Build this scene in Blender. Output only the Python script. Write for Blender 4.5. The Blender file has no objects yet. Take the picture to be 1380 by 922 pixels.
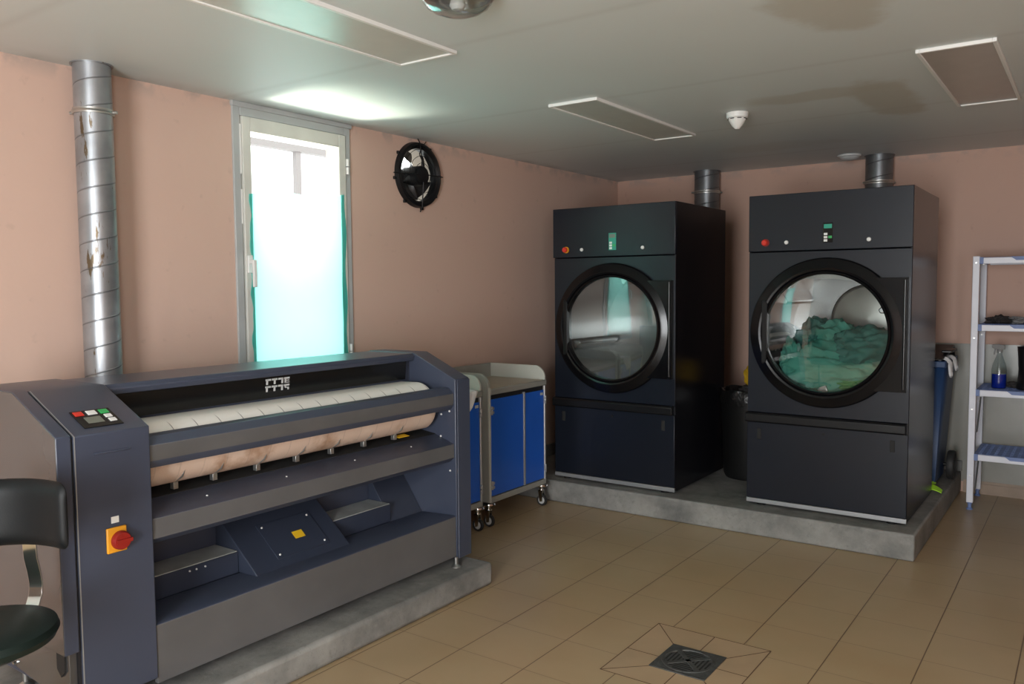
import bpy, bmesh, math, random
from mathutils import Vector, Matrix, noise
random.seed(7)
C = bpy.context.scene.collection
PI = math.pi

# ------------------------------------------------------------------ materials
def mat(name, col, rough=0.5, metal=0.0, spec=0.5, var=0.0, vscale=8.0, bump=0.0, bscale=60.0, coat=0.0, emit=None, estr=0.0, alpha=None):
    m = bpy.data.materials.new(name); m.use_nodes = True
    nt = m.node_tree; b = nt.nodes['Principled BSDF']
    b.inputs['Base Color'].default_value = (*col, 1)
    b.inputs['Roughness'].default_value = rough
    b.inputs['Metallic'].default_value = metal
    b.inputs['Specular IOR Level'].default_value = spec
    b.inputs['Coat Weight'].default_value = coat
    if emit:
        b.inputs['Emission Color'].default_value = (*emit, 1); b.inputs['Emission Strength'].default_value = estr
    if var or bump:
        tc = nt.nodes.new('ShaderNodeTexCoord')
    if var:
        n = nt.nodes.new('ShaderNodeTexNoise'); n.inputs['Scale'].default_value = vscale; n.inputs['Detail'].default_value = 5
        nt.links.new(tc.outputs['Object'], n.inputs['Vector'])
        r = nt.nodes.new('ShaderNodeMapRange'); r.inputs['From Min'].default_value = .3; r.inputs['From Max'].default_value = .7
        r.inputs['To Min'].default_value = 1 - var; r.inputs['To Max'].default_value = 1 + var
        nt.links.new(n.outputs['Fac'], r.inputs['Value'])
        mx = nt.nodes.new('ShaderNodeVectorMath'); mx.operation = 'SCALE'
        mx.inputs[0].default_value = col
        nt.links.new(r.outputs['Result'], mx.inputs['Scale']); nt.links.new(mx.outputs['Vector'], b.inputs['Base Color'])
    if bump:
        n2 = nt.nodes.new('ShaderNodeTexNoise'); n2.inputs['Scale'].default_value = bscale; n2.inputs['Detail'].default_value = 4
        nt.links.new(tc.outputs['Object'], n2.inputs['Vector'])
        bp = nt.nodes.new('ShaderNodeBump'); bp.inputs['Strength'].default_value = bump; bp.inputs['Distance'].default_value = .01
        nt.links.new(n2.outputs['Fac'], bp.inputs['Height']); nt.links.new(bp.outputs['Normal'], b.inputs['Normal'])
    return m

class NT:
    """small helper for hand wired materials"""
    def __init__(s, name):
        s.m = bpy.data.materials.new(name); s.m.use_nodes = True; s.nt = s.m.node_tree
        s.b = s.nt.nodes['Principled BSDF']; s.out = s.nt.nodes['Material Output']
    def n(s, t, **kw):
        x = s.nt.nodes.new('ShaderNode' + t)
        for k, v in kw.items():
            if k in x.inputs: x.inputs[k].default_value = v
            else: setattr(x, k, v)
        return x
    def l(s, a, b): s.nt.links.new(a, b)
    def noise(s, vec, scale, detail=4, rough=.5):
        x = s.n('TexNoise'); x.inputs['Scale'].default_value = scale; x.inputs['Detail'].default_value = detail; x.inputs['Roughness'].default_value = rough
        if vec is not None: s.l(vec, x.inputs['Vector'])
        return x.outputs['Fac']
    def rng(s, v, a, b, c, d, smooth=False):
        x = s.n('MapRange'); 
        if smooth: x.interpolation_type = 'SMOOTHSTEP'
        for k, q in zip(('From Min', 'From Max', 'To Min', 'To Max'), (a, b, c, d)): x.inputs[k].default_value = q
        s.l(v, x.inputs['Value']); return x.outputs['Result']
    def mix(s, f, a, b):
        x = s.n('Mix'); x.data_type = 'RGBA'
        if hasattr(f, 'links'): s.l(f, x.inputs[0])
        else: x.inputs[0].default_value = f
        for q, i in ((a, 6), (b, 7)):
            if hasattr(q, 'links'): s.l(q, x.inputs[i])
            else: x.inputs[i].default_value = (*q, 1)
        return x.outputs[2]
    def math(s, op, a, b=0.0, c=None):
        x = s.n('Math'); x.operation = op
        for q, i in ((a, 0), (b, 1), (c, 2)):
            if q is None: continue
            if hasattr(q, 'links'): s.l(q, x.inputs[i])
            else: x.inputs[i].default_value = q
        return x.outputs[0]
    def bump(s, h, st=.2, dist=.01):
        x = s.n('Bump'); x.inputs['Strength'].default_value = st; x.inputs['Distance'].default_value = dist
        s.l(h, x.inputs['Height']); s.l(x.outputs[0], s.b.inputs['Normal'])
    def pos(s):
        g = s.n('NewGeometry'); x = s.n('SeparateXYZ'); s.l(g.outputs['Position'], x.inputs[0])
        return g.outputs['Position'], x.outputs[0], x.outputs[1], x.outputs[2]

def m_floor():
    t = NT('floor_tiles'); P, X, Y, Z = t.pos()
    # grout grid, lines at x = -1.205 + .33 k and y = 3.018 + .334 k
    def lines(v, off, sp, w):
        a = t.math('ADD', v, -off + 40 * sp); a = t.math('DIVIDE', a, sp); fr = t.math('FRACT', a)
        d = t.math('MINIMUM', fr, t.math('SUBTRACT', 1.0, fr)); cell = t.math('FLOOR', a)
        return t.rng(d, w * .5, w * 1.1, 1, 0), cell
    lx, cx = lines(X, -1.205, .33, .0085); ly, cy = lines(Y, 3.018, .334, .0085)
    ly2 = t.math('MULTIPLY', ly, .5)
    g = t.math('MAXIMUM', lx, ly2)
    n1 = t.noise(P, 1.3, 4); n2 = t.noise(P, 45, 3)
    col = t.mix(t.rng(n1, .35, .65, 0, 1), (.42, .295, .165), (.47, .35, .215))
    col = t.mix(t.rng(t.noise(P, 4.5, 3), .4, .65, 0, .35), col, (.40, .305, .175))
    col = t.mix(t.math('MULTIPLY', g, .9), col, (.11, .06, .03))
    t.l(col, t.b.inputs['Base Color'])
    t.b.inputs['Roughness'].default_value = .34
    t.bump(t.math('SUBTRACT', t.math('MULTIPLY', n1, .15), g), .25, .004)
    return t.m

def m_paint(name, col, dark, blot=.25):
    t = NT(name); P, X, Y, Z = t.pos()
    n1 = t.noise(P, .9, 5); n2 = t.noise(P, 14, 5)
    c = t.mix(t.rng(n1, .35, .7, 0, blot), col, dark)
    c = t.mix(t.rng(n2, .66, .74, 0, .18), c, tuple(x * .6 for x in dark))
    # grime and chipped paint in the last few centimetres below the ceiling
    edge = t.math('MULTIPLY', t.rng(Z, 2.46, 2.53, 0, 1), t.rng(t.noise(P, 9, 5), .50, .62, 0, 1))
    c = t.mix(t.math('MULTIPLY', edge, .45), c, (.30, .27, .25))
    t.l(c, t.b.inputs['Base Color']); t.b.inputs['Roughness'].default_value = .55
    t.b.inputs['Specular IOR Level'].default_value = .35
    t.bump(t.noise(P, 7, 4), .12, .02)
    return t.m

def m_ceiling():
    t = NT('ceiling_plaster'); P, X, Y, Z = t.pos()
    n1 = t.noise(P, .7, 4)
    c = t.mix(t.rng(n1, .35, .7, 0, .5), (.655, .70, .70), (.595, .635, .635))
    def blob(cx, cy, rx, ry, amp, seed):
        dx = t.math('DIVIDE', t.math('ADD', X, -cx), rx); dy = t.math('DIVIDE', t.math('ADD', Y, -cy), ry)
        d = t.math('ADD', t.math('MULTIPLY', dx, dx), t.math('MULTIPLY', dy, dy))
        nn = t.noise(P, 3.2, 6, .6); d = t.math('ADD', t.math('SQRT', d), t.math('MULTIPLY', t.math('ADD', nn, -.5), 1.5))
        return t.math('MULTIPLY', t.rng(d, .60, 1.05, 1, 0, True), amp)
    for a in ((-.80, 3.08, .20, .33, .8, 1), (-.93, 4.75, .17, .62, .8, 2), (-1.25, 4.45, .42, .13, .6, 3), (-1.9, 5.9, .5, .2, .25, 4)):
        c = t.mix(blob(*a), c, (.50, .485, .43))
    # long plasterboard joints
    def joint(v, off, sp):
        fr = t.math('FRACT', t.math('DIVIDE', t.math('ADD', v, off + 20 * sp), sp))
        return t.rng(t.math('ABSOLUTE', t.math('ADD', fr, -.5)), 0, .03, .22, 0)
    c = t.mix(joint(Y, .35, 1.2), c, (.42, .42, .40))
    # patchy darker band against the left wall
    c = t.mix(t.math('MULTIPLY', t.rng(X, -3.7, -3.55, 1, 0, True), t.rng(t.noise(P, 4, 4), .4, .7, .1, .6)), c, (.32, .31, .29))
    t.l(c, t.b.inputs['Base Color']); t.b.inputs['Roughness'].default_value = .5
    t.b.inputs['Specular IOR Level'].default_value = .3
    t.bump(t.noise(P, 2.5, 4), .15, .03)
    return t.m

def m_concrete():
    t = NT('rough_concrete'); P, X, Y, Z = t.pos()
    n1 = t.noise(P, 3.5, 8, .65); n2 = t.noise(P, 40, 6, .7); n3 = t.noise(P, 9, 6, .6)
    c = t.mix(t.rng(n1, .32, .68, 0, 1), (.13, .13, .125), (.30, .295, .275))
    c = t.mix(t.rng(n2, .55, .75, 0, .45), c, (.09, .09, .085))
    c = t.mix(t.rng(n3, .6, .72, 0, .4), c, (.36, .355, .33))
    t.l(c, t.b.inputs['Base Color']); t.b.inputs['Roughness'].default_value = .75
    t.bump(t.math('ADD', n1, t.math('MULTIPLY', n2, .35)), .45, .012)
    return t.m

def m_cloth_roll():
    t = NT('padded_roll_cloth'); P, X, Y, Z = t.pos()
    top = t.rng(Z, .96, 1.0, 0, 1)
    low = t.mix(t.rng(t.noise(P, 5, 5, .6), .5, .66, 0, .75), (.66, .50, .40), (.36, .20, .11))
    low = t.mix(t.rng(t.noise(P, 3.0, 3), .55, .66, 0, .5), low, (.74, .62, .52))
    col = t.mix(top, low, (.80, .78, .74))
    fr = t.math('FRACT', t.math('DIVIDE', t.math('ADD', Y, 10 - 1.641 + .051), .102))
    seam = t.rng(t.math('ABSOLUTE', t.math('ADD', fr, -.5)), .010, .03, 1, 0)
    front = t.math('MULTIPLY', t.rng(X, -2.83, -2.80, 0, 1), seam)
    col = t.mix(t.math('MULTIPLY', front, t.rng(Z, .96, 1.0, .18, .75)), col, (.12, .11, .10))
    t.l(col, t.b.inputs['Base Color']); t.b.inputs['Roughness'].default_value = .85
    t.bump(t.math('ADD', t.noise(P, 160, 2), t.math('MULTIPLY', seam, -1.5)), .2, .004)
    return t.m

def m_duct(name, base, rust=.5):
    t = NT(name); tc = t.n('TexCoord'); s = t.n('SeparateXYZ'); t.l(tc.outputs['Object'], s.inputs[0])
    # helical lock seam: fract(z/pitch + angle/2pi)
    ang = t.math('DIVIDE', t.math('ARCTAN2', s.outputs[1], s.outputs[0]), 2 * PI)
    fr = t.math('FRACT', t.math('ADD', t.math('ADD', t.math('DIVIDE', s.outputs[2], .115), t.math('MULTIPLY', ang, -1.0)), 20))
    seam = t.rng(t.math('ABSOLUTE', t.math('ADD', fr, -.5)), .012, .035, 1, 0)
    mp = t.n('Mapping'); mp.inputs['Scale'].default_value = (9, 9, 1.6); t.l(tc.outputs['Object'], mp.inputs['Vector'])
    st = t.noise(mp.outputs[0], 2.2, 6, .65)
    c = t.mix(t.rng(t.noise(tc.outputs['Object'], 6, 5), .35, .65, 0, 1), base, tuple(x * .7 for x in base))
    c = t.mix(t.math('MULTIPLY', t.rng(st, .60, .63, 0, 1), rust), c, (.13, .085, .035))
    c = t.mix(t.math('MULTIPLY', seam, .6), c, tuple(x * .3 for x in base))
    t.l(c, t.b.inputs['Base Color']); t.b.inputs['Metallic'].default_value = .7; t.b.inputs['Roughness'].default_value = .38
    t.bump(seam, .5, .004)
    return t.m

def m_clear_glass(name, tint, gloss_rough=.0, f0=.06):
    t = NT(name); t.nt.nodes.remove(t.b)
    tr = t.n('BsdfTransparent'); tr.inputs[0].default_value = (*tint, 1)
    gl = t.n('BsdfGlossy'); gl.inputs['Roughness'].default_value = gloss_rough
    lw = t.n('LayerWeight'); lw.inputs['Blend'].default_value = .5
    f = t.math('ADD', t.math('MULTIPLY', t.math('POWER', lw.outputs['Facing'], 5.0), .9), f0)
    ms = t.n('MixShader'); t.l(f, ms.inputs[0]); t.l(tr.outputs[0], ms.inputs[1]); t.l(gl.outputs[0], ms.inputs[2])
    t.l(ms.outputs[0], t.out.inputs[0]); return t.m

def m_film():
    t = NT('green_plastic_film'); t.nt.nodes.remove(t.b)
    P, X, Y, Z = t.pos()
    col = t.mix(t.rng(t.noise(P, 5, 4), .35, .65, 0, 1), (.10, .62, .52), (.14, .70, .60))
    df = t.n('BsdfDiffuse'); t.l(col, df.inputs[0])
    tl = t.n('BsdfTranslucent'); t.l(t.mix(0.0, (.32, .82, .78), (.5, .9, .8)), tl.inputs[0])
    ms = t.n('MixShader'); ms.inputs[0].default_value = .66
    t.l(df.outputs[0], ms.inputs[1]); t.l(tl.outputs[0], ms.inputs[2])
    t.l(ms.outputs[0], t.out.inputs[0]); return t.m

def m_wave_metal(name, col, rough, axis_scale, st=.08):
    t = NT(name); tc = t.n('TexCoord'); mp = t.n('Mapping'); mp.inputs['Scale'].default_value = axis_scale
    t.l(tc.outputs['Object'], mp.inputs['Vector'])
    n = t.noise(mp.outputs[0], 6, 5)
    t.b.inputs['Base Color'].default_value = (*col, 1); t.b.inputs['Metallic'].default_value = 1
    t.b.inputs['Roughness'].default_value = rough; t.b.inputs['Anisotropic'].default_value = .6
    return t.m

M = {}
M['floor'] = m_floor()
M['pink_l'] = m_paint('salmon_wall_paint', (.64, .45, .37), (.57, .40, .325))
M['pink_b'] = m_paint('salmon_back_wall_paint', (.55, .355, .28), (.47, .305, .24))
M['ceil'] = m_ceiling()
M['conc'] = m_concrete()
M['wains'] = mat('grey_gloss_dado', (.26, .255, .225), .22, var=.08, vscale=3, bump=.06, bscale=8)
M['basetile'] = mat('beige_skirting_tile', (.30, .22, .16), .4, var=.15, vscale=6)
M['grout'] = mat('brown_grout', (.12, .07, .04), .8)
M['navy'] = mat('navy_grey_enamel', (.050, .060, .092), .33, spec=.5, var=.05, vscale=2.5, bump=.01, bscale=400)
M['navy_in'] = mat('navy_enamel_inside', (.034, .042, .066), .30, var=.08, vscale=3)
M['greyrail'] = mat('grey_rail_enamel', (.105, .105, .108), .36, spec=.6, var=.1, vscale=5)  # lighter grey on the rail and lower panel fronts
M['brownend'] = mat('glossy_grey_end_panel', (.060, .059, .059), .2, spec=.8, var=.06, vscale=2)
M['blackgloss'] = mat('black_gloss', (.006, .0065, .007), .18)
M['black'] = mat('black_plastic', (.007, .007, .008), .38, spec=.3)
M['blackm'] = mat('black_matt', (.012, .012, .012), .8)
M['seam'] = mat('dark_gap', (.01, .01, .012), .6)
M['roll'] = m_cloth_roll()
M['dryer'] = mat('anthracite_dryer_enamel', (.0085, .0110, .0180), .31, spec=.38, var=.06, vscale=3, bump=.008, bscale=300)
M['dryer_side'] = mat('anthracite_dryer_side', (.009, .009, .012), .24, spec=.35, var=.08, vscale=3)
M['doorring'] = mat('black_door_moulding', (.005, .005, .006), .2, spec=.3)
M['drum'] = m_wave_metal('brushed_stainless_drum', (.38, .38, .375), .26, (.6, .25, 3), .012)
M['drumback'] = mat('drum_back_steel', (.40, .39, .36), .38, metal=.75, var=.1, vscale=6)
M['alu'] = mat('aluminium_strip', (.42, .43, .44), .4, metal=.6)
M['chrome'] = mat('polished_chrome', (.75, .75, .74), .12, metal=1)
M['steel'] = mat('zinc_steel', (.52, .52, .50), .35, metal=.9)
M['white'] = mat('white_plastic', (.78, .78, .76), .4)
M['shelfwhite'] = mat('white_coated_upright', (.78, .80, .88), .38, var=.04)
M['shelfblue'] = mat('blue_shelf_plastic', (.16, .23, .46), .5, var=.08)
M['red'] = mat('red_plastic', (.62, .035, .02), .35)
M['darkred'] = mat('dark_red_switch', (.28, .015, .01), .4)
M['yellow'] = mat('yellow_plate', (.75, .33, .02), .45)
M['ylabel'] = mat('yellow_label', (.80, .50, .02), .5)
M['green'] = mat('green_button', (.03, .38, .10), .4)
M['teal'] = mat('teal_lcd_and_reflection', (.02, .20, .14), .3, emit=(.05, .5, .33), estr=.12)
M['lcd'] = mat('grey_lcd', (.17, .18, .15), .3)
M['grey'] = mat('light_grey_plastic', (.55, .56, .55), .4)
M['blue'] = mat('blue_laminate_door', (.015, .115, .58), .38, var=.06, vscale=2)
M['trgrey'] = mat('trolley_grey_plastic', (.30, .30, .275), .45, var=.05)
M['trlight'] = mat('trolley_light_edge', (.50, .51, .47), .45)
M['trdeck'] = mat('trolley_beige_deck', (.36, .30, .23), .35, var=.06)
M['rubber'] = mat('grey_rubber_tyre', (.02, .02, .02), .6)
M['ductl'] = m_duct('galvanised_spiral_duct', (.40, .42, .445), .9)
M['ductd'] = m_duct('dark_spiral_duct', (.20, .21, .22), .1)
M['frame'] = mat('off_white_window_frame', (.62, .62, .57), .4, var=.08, vscale=5)
M['framegrey'] = mat('grey_window_frame', (.42, .44, .44), .45, var=.08, vscale=5)
M['film'] = m_film()
M['pane'] = m_clear_glass('window_glass', (.97, .99, .98), 0, .04)
M['dglass'] = m_clear_glass('dryer_door_glass', (.80, .84, .84), .01, .12)
M['diff'] = mat('light_diffuser', (.56, .57, .53), .3, var=.04)
M['diff2'] = mat('dim_light_diffuser', (.42, .39, .36), .3, var=.04)
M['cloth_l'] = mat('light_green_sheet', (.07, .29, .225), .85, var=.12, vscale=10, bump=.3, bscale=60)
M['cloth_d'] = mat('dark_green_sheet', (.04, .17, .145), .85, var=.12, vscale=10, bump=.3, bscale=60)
M['cloth_g'] = mat('emerald_cloth', (.03, .22, .07), .85)
M['whitecloth'] = mat('white_cloth', (.78, .80, .82), .85, bump=.2, bscale=30)
M['vinyl'] = mat('black_vinyl', (.006, .007, .008), .5, spec=.25, bump=.04, bscale=200)
M['vinylg'] = mat('dark_green_black_vinyl', (.006, .014, .012), .5, spec=.3, bump=.04, bscale=200)
M['binblue'] = mat('blue_bin_plastic', (.012, .045, .13), .5)
M['binblack'] = mat('black_bin_plastic', (.006, .006, .006), .45)
M['bag'] = mat('black_bin_liner', (.007, .007, .007), .3, bump=.6, bscale=40)
M['lime'] = mat('lime_plastic', (.38, .75, .02), .4)
M['yelcloth'] = mat('yellow_cloth', (.55, .33, .01), .8)
M['bottle'] = m_clear_glass('clear_bottle', (.80, .84, .84), .05, .05)
M['blueliq'] = mat('blue_cleaning_liquid', (.008, .03, .38), .15)
M['iron'] = mat('cast_iron_grate', (.085, .088, .084), .55, metal=.4, var=.25, vscale=30, bump=.3, bscale=90)
M['irond'] = mat('grate_slots', (.008, .008, .008), .8)
M['boot'] = mat('black_rubber_boot', (.008, .008, .009), .35)
M['rag'] = mat('dark_rag', (.04, .035, .035), .9)
M['ragg'] = mat('grey_rag', (.25, .25, .25), .9)
M['fanblade'] = mat('fan_blade_dark', (.02, .02, .022), .45)
M['duct_in'] = mat('dusty_sleeve', (.20, .16, .12), .6)
M['outwall'] = mat('outdoor_timber', (.27, .24, .245), .8)
M['dome'] = m_clear_glass('prismatic_dome_glass', (.9, .93, .93), .12, .3)
M['lit_plinth'] = mat('pale_lit_plinth', (.55, .57, .54), .5, metal=.3, var=.15, vscale=12)

# ------------------------------------------------------------------ mesh builder
class MB:
    def __init__(s): s.v = []; s.f = []
    def add(s, vs, fs):
        o = len(s.v); s.v += [tuple(v) for v in vs]; s.f += [tuple(i + o for i in f) for f in fs]; return s
    def box(s, x0, x1, y0, y1, z0, z1):
        v = [(x, y, z) for z in (z0, z1) for y in (y0, y1) for x in (x0, x1)]
        return s.add(v, [(0, 2, 3, 1), (4, 5, 7, 6), (0, 1, 5, 4), (2, 6, 7, 3), (0, 4, 6, 2), (1, 3, 7, 5)])
    def prism(s, pts, axis, a, b):
        """closed 2D outline swept along axis; pts are the two other coordinates in xyz order"""
        def mk(p, t):
            return {0: (t, p[0], p[1]), 1: (p[0], t, p[1]), 2: (p[0], p[1], t)}[axis]
        n = len(pts); v = [mk(p, a) for p in pts] + [mk(p, b) for p in pts]
        f = [tuple(range(n))[::-1], tuple(range(n, 2 * n))] + [(i, (i + 1) % n, n + (i + 1) % n, n + i) for i in range(n)]
        return s.add(v, f)
    def cyl(s, p0, p1, r0, r1=None, n=20, caps=True):
        r1 = r0 if r1 is None else r1; p0 = Vector(p0); p1 = Vector(p1); d = (p1 - p0).normalized()
        u = d.orthogonal().normalized(); w = d.cross(u)
        v = []
        for p, r in ((p0, r0), (p1, r1)):
            for i in range(n):
                a = 2 * PI * i / n; v.append(p + (u * math.cos(a) + w * math.sin(a)) * r)
        f = [(i, (i + 1) % n, n + (i + 1) % n, n + i) for i in range(n)]
        if caps: f += [tuple(range(n))[::-1], tuple(range(n, 2 * n))]
        return s.add(v, f)
    def lathe(s, prof, c, axis=2, n=48, a0=0, a1=2 * PI):
        """prof: (r, t) pairs, t along axis; c centre"""
        full = abs(a1 - a0 - 2 * PI) < 1e-6; m = n if full else n + 1; v = []
        for (r, t) in prof:
            for i in range(m):
                a = a0 + (a1 - a0) * i / n; p, q = r * math.cos(a), r * math.sin(a)
                o = {0: (t, p, q), 1: (p, t, q), 2: (p, q, t)}[axis]
                v.append((c[0] + o[0], c[1] + o[1], c[2] + o[2]))
        f = []
        for j in range(len(prof) - 1):
            for i in range(n):
                k = (i + 1) % m; f.append((j * m + i, j * m + k, (j + 1) * m + k, (j + 1) * m + i))
        return s.add(v, f)
    def tube(s, pts, r, n=8):
        pts = [Vector(p) for p in pts]; prev = None; rings = []
        for i, p in enumerate(pts):
            d = ((pts[min(i + 1, len(pts) - 1)] - pts[max(i - 1, 0)])).normalized()
            u = d.orthogonal().normalized() if prev is None else (prev - d * prev.dot(d)).normalized()
            prev = u; w = d.cross(u); rr = r[i] if isinstance(r, (list, tuple)) else r
            rings.append([p + (u * math.cos(2 * PI * k / n) + w * math.sin(2 * PI * k / n)) * rr for k in range(n)])
        v = [q for rg in rings for q in rg]; f = []
        for j in range(len(pts) - 1):
            for k in range(n): f.append((j * n + k, j * n + (k + 1) % n, (j + 1) * n + (k + 1) % n, (j + 1) * n + k))
        f += [tuple(range(n))[::-1], tuple(range((len(pts) - 1) * n, len(pts) * n))]
        return s.add(v, f)
    def plate_hole(s, a0, a1, b0, b1, ca, cb, r, axis, t0, t1, n=64):
        """rectangular plate with a round hole; a,b the two in-plane coords, thickness t0..t1 on axis"""
        angs = [2 * PI * i / n for i in range(n)] + [math.atan2(y - cb, x - ca) % (2 * PI) for x in (a0, a1) for y in (b0, b1)]
        angs = sorted(set(round(a, 6) for a in angs)); m = len(angs)
        def edge(a):
            c, d = math.cos(a), math.sin(a); k = 1e9
            if c > 1e-9: k = min(k, (a1 - ca) / c)
            if c < -1e-9: k = min(k, (a0 - ca) / c)
            if d > 1e-9: k = min(k, (b1 - cb) / d)
            if d < -1e-9: k = min(k, (b0 - cb) / d)
            return ca + c * k, cb + d * k
        def mk(p, t): return {0: (t, p[0], p[1]), 1: (p[0], t, p[1]), 2: (p[0], p[1], t)}[axis]
        v = []
        for t in (t0, t1):
            v += [mk((ca + r * math.cos(a), cb + r * math.sin(a)), t) for a in angs]
            v += [mk(edge(a), t) for a in angs]
        f = []
        for i in range(m):
            k = (i + 1) % m
            f += [(i, k, m + k, m + i), (2 * m + i, 3 * m + i, 3 * m + k, 2 * m + k), (i, 2 * m + i, 2 * m + k, k), (m + i, m + k, 3 * m + k, 3 * m + i)]
        return s.add(v, f)
    def xf(s, mtx):
        s.v = [tuple(mtx @ Vector(v)) for v in s.v]; return s

def setp(o, label=None, cat=None, group=None, kind=None):
    if label: o['label'] = label
    if cat: o['category'] = cat
    if group: o['group'] = group
    if kind: o['kind'] = kind
    return o

def wloc(o):
    p = Vector((0, 0, 0))
    while o is not None: p += o.location; o = o.parent
    return p

def put(name, mb, m, parent=None, bevel=0.0, seg=2, smooth=35, label=None, sub=0):
    """one mesh object; mb is in world coordinates, children are stored relative to the parent"""
    me = bpy.data.meshes.new(name); o = bpy.data.objects.new(name, me); C.objects.link(o)
    if parent is not None:
        o.parent = parent; off = wloc(parent)
    else:
        xs = [v[0] for v in mb.v]; ys = [v[1] for v in mb.v]; zs = [v[2] for v in mb.v]
        off = Vector(((min(xs) + max(xs)) / 2, (min(ys) + max(ys)) / 2, min(zs))); o.location = off
    me.from_pydata([tuple(Vector(v) - off) for v in mb.v], [], mb.f); me.update()
    bm = bmesh.new(); bm.from_mesh(me); bmesh.ops.recalc_face_normals(bm, faces=bm.faces); bm.to_mesh(me); bm.free()
    ms = m if isinstance(m, (list, tuple)) else [m]
    for q in ms: me.materials.append(q)
    if smooth:
        for p in me.polygons: p.use_smooth = True
        me.set_sharp_from_angle(angle=math.radians(smooth))
    if bevel:
        b = o.modifiers.new('bevel', 'BEVEL'); b.width = bevel; b.segments = seg; b.limit_method = 'ANGLE'; b.angle_limit = math.radians(35)
        b.harden_normals = False
    if sub:
        b = o.modifiers.new('sub', 'SUBSURF'); b.levels = sub; b.render_levels = sub
    if label: o['label'] = label
    return o

def thing(name, label, cat, loc, group=None):
    o = bpy.data.objects.new(name, None); C.objects.link(o); o.location = loc; o.empty_display_size = .1
    return setp(o, label, cat, group)

def struct(name, mb, m, bevel=0.0, parent=None):
    o = put(name, mb, m, parent, bevel); 
    if parent is None: o['kind'] = 'structure'
    return o

def arc(cx, cy, r, a0, a1, n):
    return [(cx + r * math.cos(math.radians(a0 + (a1 - a0) * i / n)), cy + r * math.sin(math.radians(a0 + (a1 - a0) * i / n))) for i in range(n + 1)]

# ------------------------------------------------------------------ room shell
XL, XR, YB, YF, ZC = -3.70, 1.70, 6.94, -2.60, 2.54
struct('floor', MB().box(XL - .2, XR + .2, YF - .2, YB + .2, -.1, 0), M['floor'])
struct('ceiling', MB().box(XL - .2, XR + .2, YF - .2, YB + .2, ZC, ZC + .1), M['ceil'])
# left wall with two window openings and the round fan opening
WY0, WY1, WZ0, WZ1 = 2.70, 3.525, 1.02, 2.525
VY0, VY1 = -.95, -.13
FY, FZ, FR = 4.13, 2.305, .212
wl = MB()
T = .20
for a, b, c, d in ((YF - .2, VY0, 0, ZC), (VY1, WY0, 0, ZC), (WY1, 3.86, 0, ZC), (4.40, YB + .2, 0, ZC), (VY0, VY1, 0, WZ0), (WY0, WY1, 0, WZ0),
                   (VY0, VY1, WZ1, ZC), (WY0, WY1, WZ1, ZC), (3.86, 4.40, 0, 2.07)):
    wl.box(XL - T, XL, a, b, c, d)
wl.plate_hole(3.86, 4.40, 2.07, ZC, FY, FZ, FR, 0, XL - T, XL)
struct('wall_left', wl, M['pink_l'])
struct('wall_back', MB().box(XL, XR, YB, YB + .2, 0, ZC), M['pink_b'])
struct('wall_right', MB().box(XR, XR + .2, YF - .2, YB + .2, 0, ZC), M['pink_b'])
struct('wall_front_unseen', MB().box(XL, XR, YF - .2, YF, 0, ZC), mat('darkened_wall', (.16, .12, .10), .7, var=.15, vscale=2))  # unseen wall, colour darkened to weaken its reflection in the dryer glass
# grey glossy dado on the back wall to the right of the dryers and its skirting
struct('trim_1', MB().box(-1.25, XR, YB - .012, YB, .08, 1.115), M['wains'])
struct('baseboard_back', MB().box(-.775, XR, YB - .022, YB, 0, .075).box(-.775, XR, YB - .014, YB, .075, .095), [M['basetile']])
struct('baseboard_left', MB().box(XL, XL + .02, 4.985, YB, .155, .25).box(XL, -.785, YB - .03, YB, .155, .235), M['conc'], .004)

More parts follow.
